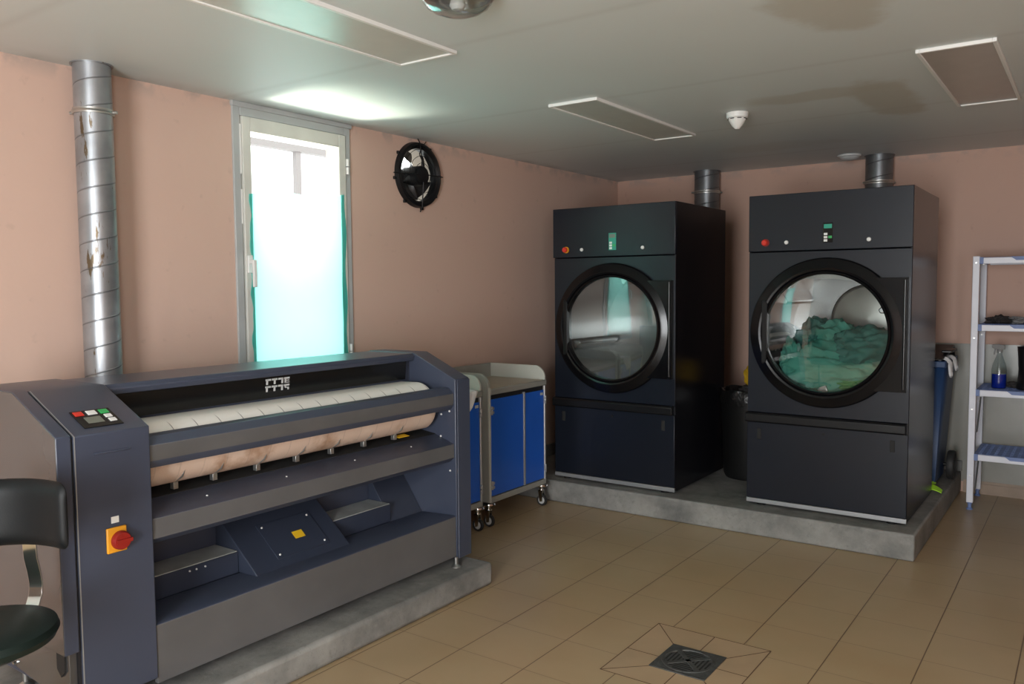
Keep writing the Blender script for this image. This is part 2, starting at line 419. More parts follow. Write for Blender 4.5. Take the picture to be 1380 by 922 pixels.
# windows
def window(name, y0, y1, z0, z1, film_l, film_r, zl, zr):
    r = bpy.data.objects.new(name, None); C.objects.link(r); r.location = (XL, (y0 + y1) / 2, z0); r['kind'] = 'structure'
    x0, x1 = XL - .075, XL + .012
    f = MB(); w = .045
    f.box(x0, x1, y0, y0 + w, z0, z1).box(x0, x1, y1 - w, y1, z0, z1).box(x0, x1, y0 + w, y1 - w, z0, z0 + w).box(x0, x1, y0 + w, y1 - w, z1 - .055, z1)
    put('window_frame', f, M['framegrey'], r, .004)
    s = MB(); a, b, c, d = y0 + w + .006, y1 - w - .001, z0 + w + .002, z1 - .057
    sx0, sx1 = XL - .055, XL + .022; sw = .052
    s.box(sx0, sx1, a, a + sw, c, d).box(sx0, sx1, b - sw, b, c, d).box(sx0, sx1, a + sw, b - sw, c, c + sw).box(sx0, sx1, a + sw, b - sw, d - .075, d)
    so = put('sash', s, M['frame'], r, .004)
    gx = XL - .02
    put('pane', MB().box(gx - .003, gx + .003, a + sw, b - sw, c + sw, d - .075), M['pane'], r)
    # film taped over the sash from the inside, wavy edges
    fm = MB(); n = 26; ny = 14; xs = XL + .024
    z_b = c + .01
    for i in range(n + 1):
        t = i / n
        for j in range(ny + 1):
            u = j / ny; yl = film_l + .006 * math.sin(t * 23) + .004 * math.sin(t * 51); yr = film_r + .007 * math.sin(t * 17 + 1)
            zt = zl + (zr - zl) * u + .006 * math.sin(u * 19)
            y = yl + (yr - yl) * u; z = z_b + (zt - z_b) * t
            fm.v.append((xs + .003 * noise.noise(Vector((y * 6, z * 4, 3))), y, z))
    for i in range(n):
        for j in range(ny): fm.f.append((i * (ny + 1) + j, i * (ny + 1) + j + 1, (i + 1) * (ny + 1) + j + 1, (i + 1) * (ny + 1) + j))
    fo = put('window_film', fm, M['film'], r); 
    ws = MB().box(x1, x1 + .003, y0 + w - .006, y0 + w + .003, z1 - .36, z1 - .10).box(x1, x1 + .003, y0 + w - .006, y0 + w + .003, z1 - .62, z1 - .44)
    put('painted_light_slit', ws, M['white'], r)  # white strips painted in for daylight showing through the sash gap
    # handle and hinges
    hz = z0 + .66; hy = a + .022
    h = MB().box(sx1, sx1 + .012, hy - .016, hy + .016, hz - .035, hz + .06).box(sx1 + .012, sx1 + .045, hy - .010, hy + .010, hz + .015, hz + .035)
    h.box(sx1 + .035, sx1 + .05, hy - .012, hy + .012, hz - .11, hz + .035)
    put('handle', h, M['white'], so, .004)
    for hz in (z0 + .16, z1 - .24):
        put('hinge', MB().cyl((x1 + .012, y1 - .035, hz - .045), (x1 + .012, y1 - .035, hz - .003), .010, n=10).cyl((x1 + .012, y1 - .035, hz + .003), (x1 + .012, y1 - .035, hz + .045), .010, n=10), M['white'], r)
    return r
window('window_1', WY0, WY1, WZ0, WZ1, 2.782, 3.462, 2.063, 2.117)
window('window_2', VY0, VY1, WZ0, WZ1, VY0 + .08, VY1 - .07, 2.10, 2.07)
struct('trim_2', MB().box(XL - .02, XL + .02, WY0 - .005, WY1 + .01, WZ1 - .012, ZC), M['framegrey'], .003)

# outdoor pergola glimpsed over the film
pg = thing('pergola', 'sunlit timber pergola outside, seen through the clear top of the window', 'pergola', (-7.4, 5.9, 0))
put('beam', MB().box(-7.45, -7.35, 4.9, 6.75, 3.10, 3.17), M['outwall'], pg)
put('beam', MB().box(-7.9, -7.45, 5.55, 5.62, 3.16, 3.22), M['outwall'], pg)
put('post', MB().box(-7.43, -7.37, 6.22, 6.29, 0, 3.10), M['outwall'], pg)
put('post', MB().box(-7.43, -7.37, 4.95, 5.02, 0, 3.10), M['outwall'], pg)

# ------------------------------------------------------------------ plinths
def slab(mb_pts_axis, name, label, m, bev):
    o = put(name, mb_pts_axis, m, None, bev, 3); return setp(o, label, 'plinth')
PX = -2.545; PZ = .12
slab(MB().box(XL, PX, 1.21, 3.392, 0, PZ), 'concrete_plinth', 'low grey concrete plinth under the flatwork ironer', M['conc'], .02)
DX = -.79; DZ = .155
slab(MB().box(XL, DX, 4.985, YB, 0, DZ), 'concrete_plinth', 'wide grey concrete plinth carrying the two dryers', M['conc'], .012)

# ------------------------------------------------------------------ floor drain
st = MB()
sx0, sx1, sy0, sy1 = -1.605, -1.085, 2.86, 3.415
st.box(sx0, sx1, sy0, sy1, -.01, .0012)
so = struct('trim_3', st, None if False else mat('drain_surround_tiles', (.44, .315, .195), .34, var=.12, vscale=3))
gx0, gx1, gy0, gy1 = -1.455, -1.215, 2.998, 3.243
gr = MB()
def strip(p, q, w=.004):
    p = Vector((*p, 0)); q = Vector((*q, 0)); d = (q - p).normalized(); n = Vector((-d.y, d.x, 0)) * w / 2
    gr.add([(*(p - n).xy, .0012), (*(q - n).xy, .0012), (*(q + n).xy, .0012), (*(p + n).xy, .0012), (*(p - n).xy, .0017), (*(q - n).xy, .0017), (*(q + n).xy, .0017), (*(p + n).xy, .0017)],
           [(0, 3, 2, 1), (4, 5, 6, 7), (0, 1, 5, 4), (1, 2, 6, 5), (2, 3, 7, 6), (3, 0, 4, 7)])
for p, q in (((sx0, sy0), (sx1, sy0)), ((sx1, sy0), (sx1, sy1)), ((sx1, sy1), (sx0, sy1)), ((sx0, sy1), (sx0, sy0)), ((sx0, sy0), (gx0, gy0)), ((sx1, sy0), (gx1, gy0)),
             ((sx1, sy1), (gx1, gy1)), ((sx0, sy1), (gx0, gy1)), ((sx0, 3.10), (gx0, 3.10)), ((gx1, 3.13), (sx1, 3.13)), ((-1.335, sy0), (-1.335, gy0)), ((-1.335, gy1), (-1.335, sy1))):
    strip(p, q)
struct('trim_4', gr, M['grout'])
dr = thing('floor_drain', 'square cast iron drain grate with a ribbed round centre set in the tiles', 'drain', (-1.335, 3.12, .0012))
put('frame', MB().box(gx0, gx1, gy0, gy1, .0012, .006), M['iron'], dr, .001)
g = MB(); cx, cy, R = -1.335, 3.12, .108
g.lathe([(R, .006), (R, .009), (R - .010, .0095), (R - .012, .006)], (cx, cy, 0), 2, 48)
for a in (45, 135):
    c, s_ = math.cos(math.radians(a)), math.sin(math.radians(a))
    g.add([(cx + c * R * s1 - s_ * w, cy + s_ * R * s1 + c * w, z) for z in (.006, .0092) for s1, w in ((-1, -.010), (1, -.010), (1, .010), (-1, .010))],
          [(0, 3, 2, 1), (4, 5, 6, 7), (0, 1, 5, 4), (1, 2, 6, 5), (2, 3, 7, 6), (3, 0, 4, 7)])
put('grate', g, M['iron'], dr, .0008)
sl = MB()
for q in range(4):
    a = math.radians(q * 90)
    for k in range(5):
        d = .022 + k * .016; h = min(d * .75, math.sqrt(max(0, (R - .016) ** 2 - d * d)))
        vs = [(d - .0035, -h), (d + .0035, -h), (d + .0035, h), (d - .0035, h)]
        vs = [(cx + x * math.cos(a) - y * math.sin(a), cy + x * math.sin(a) + y * math.cos(a)) for x, y in vs]
        sl.prism(vs, 2, .006, .0066)
put('slots', sl, M['irond'], dr)

# ------------------------------------------------------------------ flatwork ironer
ir = thing('flatwork_ironer', 'long navy and grey roll ironing machine with control column beside the window', 'ironing machine', (-2.95, 2.3, PZ))
FX = -2.66; TX = -2.945; TZ = 1.217; BX = -3.30
SL = (TZ - 1.09) / (FX - TX)   # slope of the canted top
def zs(x): return 1.09 + (FX - x) * SL
# control column
col = put('control_column', MB().prism([(FX, .19), (FX, 1.09), (TX, TZ), (BX, TZ), (BX, .19)], 1, 1.312, 1.572), M['navy'], ir, .004)
put('seam_strip', MB().prism([(FX - .010, .24), (FX - .010, 1.08), (TX, TZ - .01), (BX, TZ - .01), (BX, .24)], 1, 1.302, 1.314), M['seam'], ir)
put('end_cover', MB().prism([(FX, .385), (FX, 1.095), (TX, TZ + .005), (BX, TZ + .005), (BX, .385)], 1, 1.255, 1.304), [M['navy'], M['brownend']], ir, .004)
eo = [o for o in ir.children if o.name.startswith('end_cover')][0]
for p in eo.data.polygons:
    if p.normal.y < -.9: p.material_index = 1
put('lower_end_panel', MB().prism([(FX - .02, .20), (FX - .02, .39), (BX + .05, .39), (BX + .05, .26)], 1, 1.278, 1.303), M['brownend'], ir, .002)
hx = [(-2.725, .295), (-2.700, .318), (-2.700, .392 - .015), (-2.725, .402 - .01), (-2.752, .385), (-2.752, .318)]
put('hand_hole', MB().prism(hx, 1, 1.272, 1.279), M['blackm'], ir)
put('lifting_rib', MB().box(FX, FX + .004, 1.375, 1.50, 1.020, 1.027), M['navy'], col, .002)
# slope helpers : point on canted top at x, raised by h
def sp(x, y, h=0.0):
    n = Vector((SL, 0, 1)).normalized(); return (x + n.x * h, y, zs(x) + n.z * h)
def splate(xa, xb, ya, yb, h0, h1):
    v = [sp(x, y, h) for h in (h0, h1) for y in (ya, yb) for x in (xa, xb)]
    return MB().add(v, [(0, 2, 3, 1), (4, 5, 7, 6), (0, 1, 5, 4), (2, 6, 7, 3), (0, 4, 6, 2), (1, 3, 7, 5)])
kp = put('control_panel', splate(-2.794, -2.694, 1.366, 1.500, 0, .003), M['blackgloss'], ir, .001)
put('button', splate(-2.786, -2.763, 1.372, 1.402, .003, .006), M['red'], kp, .001, label='red stop button')
put('button', splate(-2.786, -2.763, 1.415, 1.447, .003, .006), M['white'], kp, .001, label='white button')
put('button', splate(-2.786, -2.763, 1.458, 1.488, .003, .006), M['green'], kp, .001, label='green start button')
put('button', splate(-2.756, -2.738, 1.462, 1.486, .003, .006), M['white'], kp, .001, label='small white button above another')
put('button', splate(-2.731, -2.713, 1.464, 1.488, .003, .006), M['white'], kp, .001, label='small white button below another')
put('display', splate(-2.750, -2.716, 1.392, 1.446, .003, .005), M['lcd'], kp)
for xa, ya in ((-2.774, 1.379), (-2.774, 1.423), (-2.774, 1.466)):
    pass
put('edge_highlight', MB().prism([(FX + .001, .24), (FX + .001, 1.091), (TX, TZ + .002), (TX, TZ - .006), (FX - .008, 1.083), (FX - .008, .24)], 1, 1.3125, 1.3155), M['alu'], ir)  # bright strip put in as the highlight along the column edge
# main switch
sw = put('main_switch', MB().box(FX, FX + .010, 1.403, 1.472, .682, .768), M['yellow'], ir, .004, label='yellow main switch plate')
put('rotary_knob', MB().lathe([(0, .030), (.027, .030), (.031, .024), (.032, .010)], (FX, 1.447, .722), 0, 28).box(FX + .030, FX + .036, 1.424, 1.478, .716, .728), M['darkred'], sw, 0)
put('switch_label', MB().box(FX, FX + .0015, 1.424, 1.450, .781, .803), M['white'], ir)
# right hand end
put('end_upright', MB().prism([(FX, .155), (FX, 1.09), (TX, TZ), (-3.27, TZ), (-3.27, .155)], 1, 3.238, 3.352), M['navy'], ir, .004)
put('upright_face_frame', MB().box(FX + .0005, FX + .006, 3.248, 3.350, .157, 1.086), M['navy'], ir, .003)
# hood : top surface with back cover
put('hood', MB().prism([(-3.27, TZ - .003), (TX, TZ - .003), (TX + .012, TZ - .020), (TX + .004, 1.175), (TX - .03, 1.175), (TX - .03, 1.06), (-3.06, 1.03), (-3.06, .25), (-3.27, .25)], 1, 1.572, 3.238), M['navy'], ir, .004)
bpn = put('black_fascia', MB().prism([(TX - .002, 1.178), (TX - .012, 1.080), (TX - .035, 1.080), (TX - .028, 1.178)], 1, 1.574, 3.188), M['blackgloss'], ir, .002)
# the stylised mark: two rows of four glyphs
lg = MB()
def lb(u0, u1, w0, w1):   # u along the machine, w up, in units of the mark
    y0, y1 = 2.288 + u0 * .132, 2.288 + u1 * .132; z0, z1 = 1.109 + w0 * .058, 1.109 + w1 * .058
    def fx(z): return TX - .012 + (z - 1.080) / .098 * .010 + .0005
    v = [(fx(z) + h, y, z) for h in (0, .0015) for y in (y0, y1) for z in (z0, z1)]
    lg.add(v, [(0, 2, 3, 1), (4, 5, 7, 6), (0, 1, 5, 4), (2, 6, 7, 3), (0, 4, 6, 2), (1, 3, 7, 5)])
for row, w in ((0, .54), (1, 0.0)):
    h = .44
    lb(.00, .22, w + h - .14, w + h); lb(.03, .10, w, w + h)
    lb(.26, .48, w + h - .14, w + h); lb(.34, .41, w, w + h)
    lb(.52, .73, w + h - .14, w + h); lb(.655, .725, w, w + h)
    lb(.77, .99, w + h - .14, w + h)
    if row == 0:
        lb(.79, .85, w, w + h); lb(.80, .98, w + .15, w + .22); lb(.80, .99, w, w + .06)
    else:
        lb(.80, .86, w + .18, w + h); lb(.82, .98, w + .14, w + .21); lb(.92, .98, w, w + .18)
put('maker_mark', lg, M['grey'], bpn)
# padded roll with its feed belts
prof = [(-3.02, 1.068), (-2.86, 1.072)] + arc(-2.862, .948, .124, 88, -62, 20) + [(-2.86, .832), (-3.02, .832)]
put('ironing_roll', MB().prism([(p[0], p[1]) for p in prof], 1, 1.574, 3.180), M['roll'], ir, .006, label='cloth-covered roll, white on top and scorched beige below')
# finger guard rail
put('guard_rail', MB().prism([(-2.745, 1.048), (-2.700, 1.045), (FX - .010, 1.018), (FX - .012, .962), (-2.690, .934), (-2.752, .932), (-2.752, 1.03)], 1, 1.572, 3.238), [M['greyrail'], M['navy']], ir, .002)
go = ir.children[-1]
for o in ir.children:
    if o.name.startswith('guard_rail'):
        for p in o.data.polygons:
            if p.normal.z > .35: p.material_index = 1
            if p.normal.z < -.35: p.material_index = 1
# table behind the middle rail and the rail
put('scraper_table', MB().prism([(-2.91, .815), (-2.795, .800), (-2.795, .788), (-2.91, .80)], 1, 1.573, 3.237), M['blackm'], ir, .001)
put('middle_rail', MB().prism([(-2.90, .79), (-2.795, .798), (FX - .012, .757), (FX - .010, .686), (-2.700, .662), (-2.76, .662), (-2.78, .70), (-2.90, .72)], 1, 1.572, 3.238), [M['greyrail'], M['navy']], ir, .002)
for o in ir.children:
    if o.name.startswith('middle_rail'):
        for p in o.data.polygons:
            if p.normal.z > .3 or p.normal.z < -.3: p.material_index = 1
put('catch_tray', MB().box(-3.06, -2.895, 1.574, 3.236, .70, .745).box(-3.06, -3.04, 1.574, 3.236, .745, 1.03), M['navy_in'], ir)
for i, y in enumerate((1.752, 1.921, 2.125, 2.330, 2.529, 2.733, 2.94)):
    put('scraper_clip', MB().box(-2.822, -2.800, y - .010, y + .010, .812, .838).tube([(-2.806, y, .838), (-2.768, y + .006, .862), (-2.752, y + .012, .90)], .0035, 6), M['steel'], ir, .001)
def dot(x, y, z, ax=0, r=.0055, parent=ir):
    a = [x, y, z]; b = [x, y, z]; b[abs(ax) if ax >= 0 else 1] += .004 if ax >= 0 else -.004
    return put('screw', MB().cyl(a, b, r, r * .7, 10), M['white'], parent)
for y in (1.838, 2.215, 2.603, 2.981): dot(-2.735, y, .776, 2, .005)
for x, z in ((-2.755, .905), (-2.70, .925), (-2.76, .79), (-2.70, .745), (-2.70, .615)):
    put('screw', MB().cyl((x, 3.2385, z), (x, 3.234, z), .0055, .004, 10), M['white'], ir)
put('warning_label', MB().add([(-2.815 + .025, 2.955, .8185), (-2.815 + .025, 3.03, .8185), (-2.815 - .012, 3.03, .8245), (-2.815 - .012, 2.955, .8245), (-2.79, 2.955, .8205), (-2.79, 3.03, .8205), (-2.827, 3.03, .8265), (-2.827, 2.955, .8265)],
    [(0, 3, 2, 1), (4, 5, 6, 7), (0, 1, 5, 4), (1, 2, 6, 5), (2, 3, 7, 6), (3, 0, 4, 7)]), M['ylabel'], ir)
# lower bay
put('lower_front_panel', MB().prism([(FX - .006, .168), (FX - .006, .378), (FX - .018, .384), (-2.90, .372), (-2.90, .360), (-2.685, .366), (-2.685, .168)], 1, 1.572, 3.238), [M['greyrail'], M['navy']], ir, .002)
for o in ir.children:
    if o.name.startswith('lower_front_panel'):
        for p in o.data.polygons:
            if p.normal.z > .4: p.material_index = 1
for a, b in ((1.574, 2.088), (2.612, 3.0)):
    put('bay_box', MB().box(-3.058, -2.90, a, b, .372, .462), M['navy_in'], ir, .003)
    put('lit_plinth_plate', MB().box(-3.055, -2.903, a + .003, b - .003, .4625, .466), M['lit_plinth'], ir, .001)  # added plates, painted pale as daylit concrete seen through the gap
put('bay_floor', MB().prism([(-3.058, .36), (-2.90, .36), (-2.90, .374), (-3.058, .60)], 1, 3.0, 3.236), M['navy_in'], ir, .002)
put('drive_housing', MB().prism([(-2.775, .372), (-3.058, .60), (-3.058, .372)], 1, 2.09, 2.61), M['navy_in'], ir, .004)
# access plate on the drive housing
hs = (.60 - .372) / (3.058 - 2.775)
def hp(x, y, h): 
    n = Vector((hs, 0, 1)).normalized(); return (x + n.x * h, y, .372 + (-2.775 - x) * hs + n.z * h)
def hplate(xa, xb, ya, yb, h0, h1):
    v = [hp(x, y, h) for h in (h0, h1) for y in (ya, yb) for x in (xa, xb)]
    return MB().add(v, [(0, 2, 3, 1), (4, 5, 7, 6), (0, 1, 5, 4), (2, 6, 7, 3), (0, 4, 6, 2), (1, 3, 7, 5)])
ap = put('access_plate', hplate(-2.965, -2.815, 2.225, 2.515, .0, .004), M['navy_in'], ir, .001)
put('warning_label', hplate(-2.90, -2.870, 2.365, 2.42, .004, .005), M['ylabel'], ap, label='yellow warning label')
for x in (-2.95, -2.83):
    for y in (2.245, 2.495):
        a = hp(x, y, .004); b = hp(x, y, .008); put('screw', MB().cyl(a, b, .005, .0035, 10), M['white'], ap)
for y in (1.86, 1.89, 1.93): put('screw', MB().cyl((-2.8995, y, .445), (-2.895, y, .445), .004, .003, 8), M['white'], ir)
def foot(x, y, z0, z1, parent, r=.026, name='levelling_foot'):
    put(name, MB().lathe([(0, z0), (r, z0), (r, z0 + .004), (r * .55, z0 + .012), (.009, z0 + .016), (.009, z1), (0, z1)], (x, y, 0), 2, 20), M['steel'], parent)
foot(-2.655, 3.222, PZ, .17, ir); foot(-3.24, 3.30, PZ, .155, ir); foot(-3.15, 1.345, PZ, .25, ir); foot(-2.72, 1.50, PZ, .19, ir)
for x, z in ((-3.10, .262), (-3.14, .285), (-3.06, .255), (-3.15, .30)): put('bolt', MB().cyl((x, 1.278, z), (x, 1.268, z), .007, .005, 10), M['chrome'], ir)

# ------------------------------------------------------------------ dryers
def dryer(x0, x1, yf, first, label):
    r = thing('tumble_dryer', label, 'dryer', ((x0 + x1) / 2, yf + .44, DZ), 'industrial tumble dryers on the concrete plinth')
    D = .885; z0, z1 = .172, 2.12; yb = yf + D; t = .014
    cx = (x0 + x1) / 2 + .012; cz = 1.268
    sh = MB().box(x0, x0 + t, yf, yb, z0, z1).box(x1 - t, x1, yf, yb, z0, z1).box(x0 + t, x1 - t, yb - t, yb, z0, z1).box(x0 + t, x1 - t, yf, yb - t, z1 - t, z1).box(x0 + t, x1 - t, yf + .02, yb - t, z0, z0 + t)
    put('cabinet', sh, M['dryer_side'], r, .002)
    put('front_panel', MB().plate_hole(x0 + .001, x1 - .001, .755, 1.764, cx, cz, .375, 1, yf - .006, yf + .012), M['dryer'], r, .002)
    up = put('control_fascia', MB().box(x0 - (.006 if first else .001), x1 + .001, yf - .014, yf + .01, 1.770, 2.119), M['dryer'], r, .003)
    lo = put('lint_door', MB().box(x0 + .001, x1 - .001, yf - .010, yf + .012, .200, .690), M['dryer'], r, .003)
    put('ledge', MB().prism([(yf + .01, .692), (yf - .028, .692), (yf - .034, .700), (yf - .034, .742), (yf - .024, .752), (yf + .01, .754)], 0, x0 - .006, x1 - .014), M['black'], r, .002)
    put('base_strip', MB().box(x0, x1, yf - .012, yf + .02, .170, .197), M['alu'], r, .002)
    put('door_latch_slot', MB().box(x0 + .066, x0 + .092, yf - .014, yf - .0095, .583, .652), M['blackm'], lo, .004)
    put('door_latch_slot', MB().box(x1 - .096, x1 - .070, yf - .014, yf - .0095, .583, .652), M['blackm'], lo, .004)
    put('lock', MB().cyl((cx - .01, yf - .010, .650), (cx - .01, yf - .015, .650), .010, n=16), M['blackm'], lo)
    # drum
    R = .385
    put('drum', MB().lathe([(R + .012, yf + .013), (R, yf + .02), (R, yf + .62), (.0, yf + .62)], (cx, 0, cz), 1, 72), M['drum'], r, 0)
    for k in range(3):
        a = math.radians((80 if first else 25) + 120 * k); c, s_ = math.cos(a), math.sin(a); px, pz = -s_, c
        v = []
        for y in (yf + .03, yf + .61):
            for (rad, w) in ((R - .001, .045), (R - .075, .012), (R - .075, -.012), (R - .001, -.045)):
                v.append((cx + c * rad + px * w, y, cz + s_ * rad + pz * w))
        put('drum_lifter', MB().add(v, [(0, 1, 2, 3), (4, 7, 6, 5), (0, 4, 5, 1), (1, 5, 6, 2), (2, 6, 7, 3), (3, 7, 4, 0)]), M['drum'], r, .006)
    if not first: put('drum_back_plate', MB().lathe([(0, yf + .585), (.10, yf + .590), (.215, yf + .608), (.225, yf + .600), (.235, yf + .612), (.235, yf + .619)], (cx + .10, 0, cz + .06), 1, 48), M['drumback'], r)
    # door: moulded ring, hinge block, glass, grip
    ring = MB().lathe([(.452, yf - .004), (.455, yf - .022), (.448, yf - .034), (.430, yf - .042), (.405, yf - .050), (.392, yf - .056), (.380, yf - .052), (.376, yf - .044), (.372, yf - .050), (.366, yf - .054), (.358, yf - .046), (.354, yf - .022), (.354, yf - .004)], (cx - .012, 0, cz), 1, 96)
    dr_ = put('door', ring, M['doorring'], r, 0)
    hb = arc(cx - .012, cz, .410, -53.5, 53.5, 24)
    hb = [(x1 - .012, .938)] + [(hb[0][0], .938)] + [p for p in hb if .938 < p[1] < 1.598] + [(hb[-1][0], 1.598), (x1 - .012, 1.598)]
    put('hinge_cover', MB().prism(hb, 1, yf - .040, yf - .006), M['doorring'], dr_, .004)
    put('hinge_pin', MB().cyl((x1 - .028, yf - .046, .955), (x1 - .028, yf - .046, 1.585), .007, n=12), M['blackgloss'], dr_)
    gxx = cx - .012 - .352
    put('grip', MB().prism([(gxx - .012, cz - .20), (gxx + .012, cz - .185), (gxx + .014, cz + .185), (gxx - .012, cz + .20), (gxx - .02, cz + .19), (gxx - .02, cz - .19)], 1, yf - .058, yf - .020), M['black'], dr_, .004)
    put('door_glass', MB().lathe([(0, yf - .034), (.15, yf - .033), (.30, yf - .030), (.357, yf - .026), (.357, yf - .022), (0, yf - .022)][:4], (cx - .012, 0, cz), 1, 96), M['dglass'], dr_)
    # controls
    ex = x0 + .108
    es = put('emergency_stop', MB().cyl((ex, yf - .014, 1.824), (ex, yf - .022, 1.824), .023, n=24), M['yellow'] if first else M['darkred'], up, 0, label='yellow stop-button collar' if first else None)
    put('stop_button', MB().lathe([(0, yf - .048), (.014, yf - .048), (.019, yf - .042), (.019, yf - .034), (.011, yf - .028), (.011, yf - .022)], (ex - .001, 0, 1.824), 1, 24), M['red'], es, 0, label='red mushroom button')
    for u in (.235, .712):
        put('key_lock', MB().lathe([(0, yf - .020), (.004, yf - .020), (.005, yf - .022), (.011, yf - .021), (.0125, yf - .014)], (x0 + u, 0, 1.822), 1, 20), M['white'], up)
    dpx0, dpx1 = x0 + .452, x0 + .510
    dp = put('display_panel', MB().box(dpx0, dpx1, yf - .016, yf - .0135, 1.812, 1.930), M['blackgloss'] if not first else M['teal'], up, .001)  # left dryer's panel is teal: a reflection painted into its colour
    put('screen', MB().box(dpx0 + .006, dpx1 - .006, yf - .0172, yf - .0155, 1.897, 1.922), M['teal'] if not first else M['lcd'], dp)
    for k in range(3):
        put('key', MB().box(dpx0 + .006, dpx0 + .027, yf - .0180, yf - .0155, 1.818 + k * .019, 1.832 + k * .019), M['white'], dp, .001)
    put('key', MB().box(dpx0 + .032, dpx0 + .053, yf - .0180, yf - .0155, 1.837, 1.852), M['green'], dp, .001, label='green key')
    for fx, fy in ((x0 + .085, yf + .03), (x1 - .085, yf + .03), (x0 + .085, yb - .08), (x1 - .085, yb - .08)):
        put('levelling_foot', MB().cyl((fx, fy, DZ), (fx, fy, DZ + .010), .030, n=20).cyl((fx, fy, DZ + .010), (fx, fy, z0 + .002), .010, n=12), M['black'], r)
    return r, cx, cz
d1, c1x, c1z = dryer(-3.232, -2.282, 5.095, True, 'empty black industrial tumble dryer beside the blue-doored trolleys')
d2, c2x, c2z = dryer(-1.806, -.860, 5.150, False, 'black industrial tumble dryer full of green laundry, nearest the shelves')

# laundry in the right hand dryer
def crumple(name, m, c, sx, sy, sz, seed, label, amp=.35, clipR=None, flat=None, group=None):
    bm = bmesh.new(); bmesh.ops.create_icosphere(bm, subdivisions=5, radius=1); vs = []
    for v in bm.verts:
        p = v.co.copy(); q = Vector((p.x * 1.15 + p.z * .5 + seed, p.y * 1.3, p.z * 1.7 - p.x * .4))
        n = noise.fractal(q, 1.0, 2.0, 3); rdg = (1 - abs(noise.noise(q * 1.7 + Vector((9, 0, 0)))) * 2.2) ** 1 + .35 * (1 - abs(noise.noise(q * 4.1 + Vector((2, 5, 0)))) * 2.5)
        k = 1 + amp * n * .6 + amp * .35 * rdg
        w = Vector((p.x * sx * k, p.y * sy * k, p.z * sz * k))
        P_ = Vector(c) + w
        if flat is not None and P_.z < flat: P_.z = flat + (P_.z - flat) * .05
        if clipR:
            d = Vector((P_.x - clipR[0], P_.z - clipR[1])); L = d.length
            if L > clipR[2]: d *= clipR[2] / L; P_.x = clipR[0] + d.x; P_.z = clipR[1] + d.y
            P_.y = min(max(P_.y, clipR[3]), clipR[4])
        vs.append(tuple(P_))
    mb = MB(); mb.v = vs; mb.f = [tuple(v.index for v in f.verts) for f in bm.faces]; bm.free()
    o = put(name, mb, m, None, 0, 2, 60); return setp(o, label, 'laundry' if 'sheet' in name else 'cloth', group)
clip = (c2x, c2z, .378, 5.150 + .022, 5.150 + .56)
gl = 'green laundry inside the right-hand dryer'
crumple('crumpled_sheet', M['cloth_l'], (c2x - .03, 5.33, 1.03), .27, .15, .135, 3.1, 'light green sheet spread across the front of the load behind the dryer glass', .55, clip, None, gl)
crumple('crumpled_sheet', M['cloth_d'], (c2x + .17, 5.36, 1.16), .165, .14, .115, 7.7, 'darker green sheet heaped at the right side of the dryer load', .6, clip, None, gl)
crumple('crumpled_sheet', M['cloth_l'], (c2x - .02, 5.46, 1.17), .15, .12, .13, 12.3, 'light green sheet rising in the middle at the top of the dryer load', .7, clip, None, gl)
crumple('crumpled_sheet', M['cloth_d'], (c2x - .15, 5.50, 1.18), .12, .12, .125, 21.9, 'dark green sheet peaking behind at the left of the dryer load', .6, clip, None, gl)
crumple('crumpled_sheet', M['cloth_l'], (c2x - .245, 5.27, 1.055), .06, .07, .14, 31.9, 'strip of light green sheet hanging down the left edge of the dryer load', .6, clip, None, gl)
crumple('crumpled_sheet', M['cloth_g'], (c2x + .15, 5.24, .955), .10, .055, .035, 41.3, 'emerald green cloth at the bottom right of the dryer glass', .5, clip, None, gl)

# ------------------------------------------------------------------ ducts
def duct(name_label, x, y, r, z0, z1, m, clampz, lean=0):
    o = thing('exhaust_duct', name_label, 'duct', (x, y, z0))
    n = 40; mb = MB()
    mb.lathe([(r, z0), (r, z1)], (x, y, 0), 2, n)
    pz = z0 + .05
    put('pipe', mb, m, o)
    cl = MB().lathe([(r + .001, clampz - .012), (r + .006, clampz - .012), (r + .006, clampz + .012), (r + .001, clampz + .012), (r + .001, clampz - .012)], (x, y, 0), 2, n)
    cl.lathe([(r + .006, clampz - .004), (r + .010, clampz), (r + .006, clampz + .004)], (x, y, 0), 2, n)
    c = put('clamp', cl, M['steel'], o)
    for s_ in (-1, 1):
        dx, dy = s_ * .815, s_ * .58
        put('clamp_bolt', MB().cyl((x + dx * (r + .004), y + dy * (r + .004), clampz), (x + dx * (r + .026), y + dy * (r + .026), clampz), .007, n=10), M['steel'], c)
    put('collar', MB().lathe([(r + .001, z1 - .004), (r + .010, z1 - .004), (r + .010, z1), (r + .001, z1)], (x, y, 0), 2, n), m, o)
    return o
duct('tall galvanised spiral duct with rust streaks left of the window', -3.605, 1.925, .077, .12, ZC, M['ductl'], 2.335)
duct('dark spiral duct rising behind the empty left dryer', -2.765, 6.80, .105, DZ, ZC, M['ductd'], 2.36)
duct('dark spiral duct rising behind the laundry-filled right dryer', -1.385, 6.80, .098, DZ, ZC, M['ductd'], 2.335)

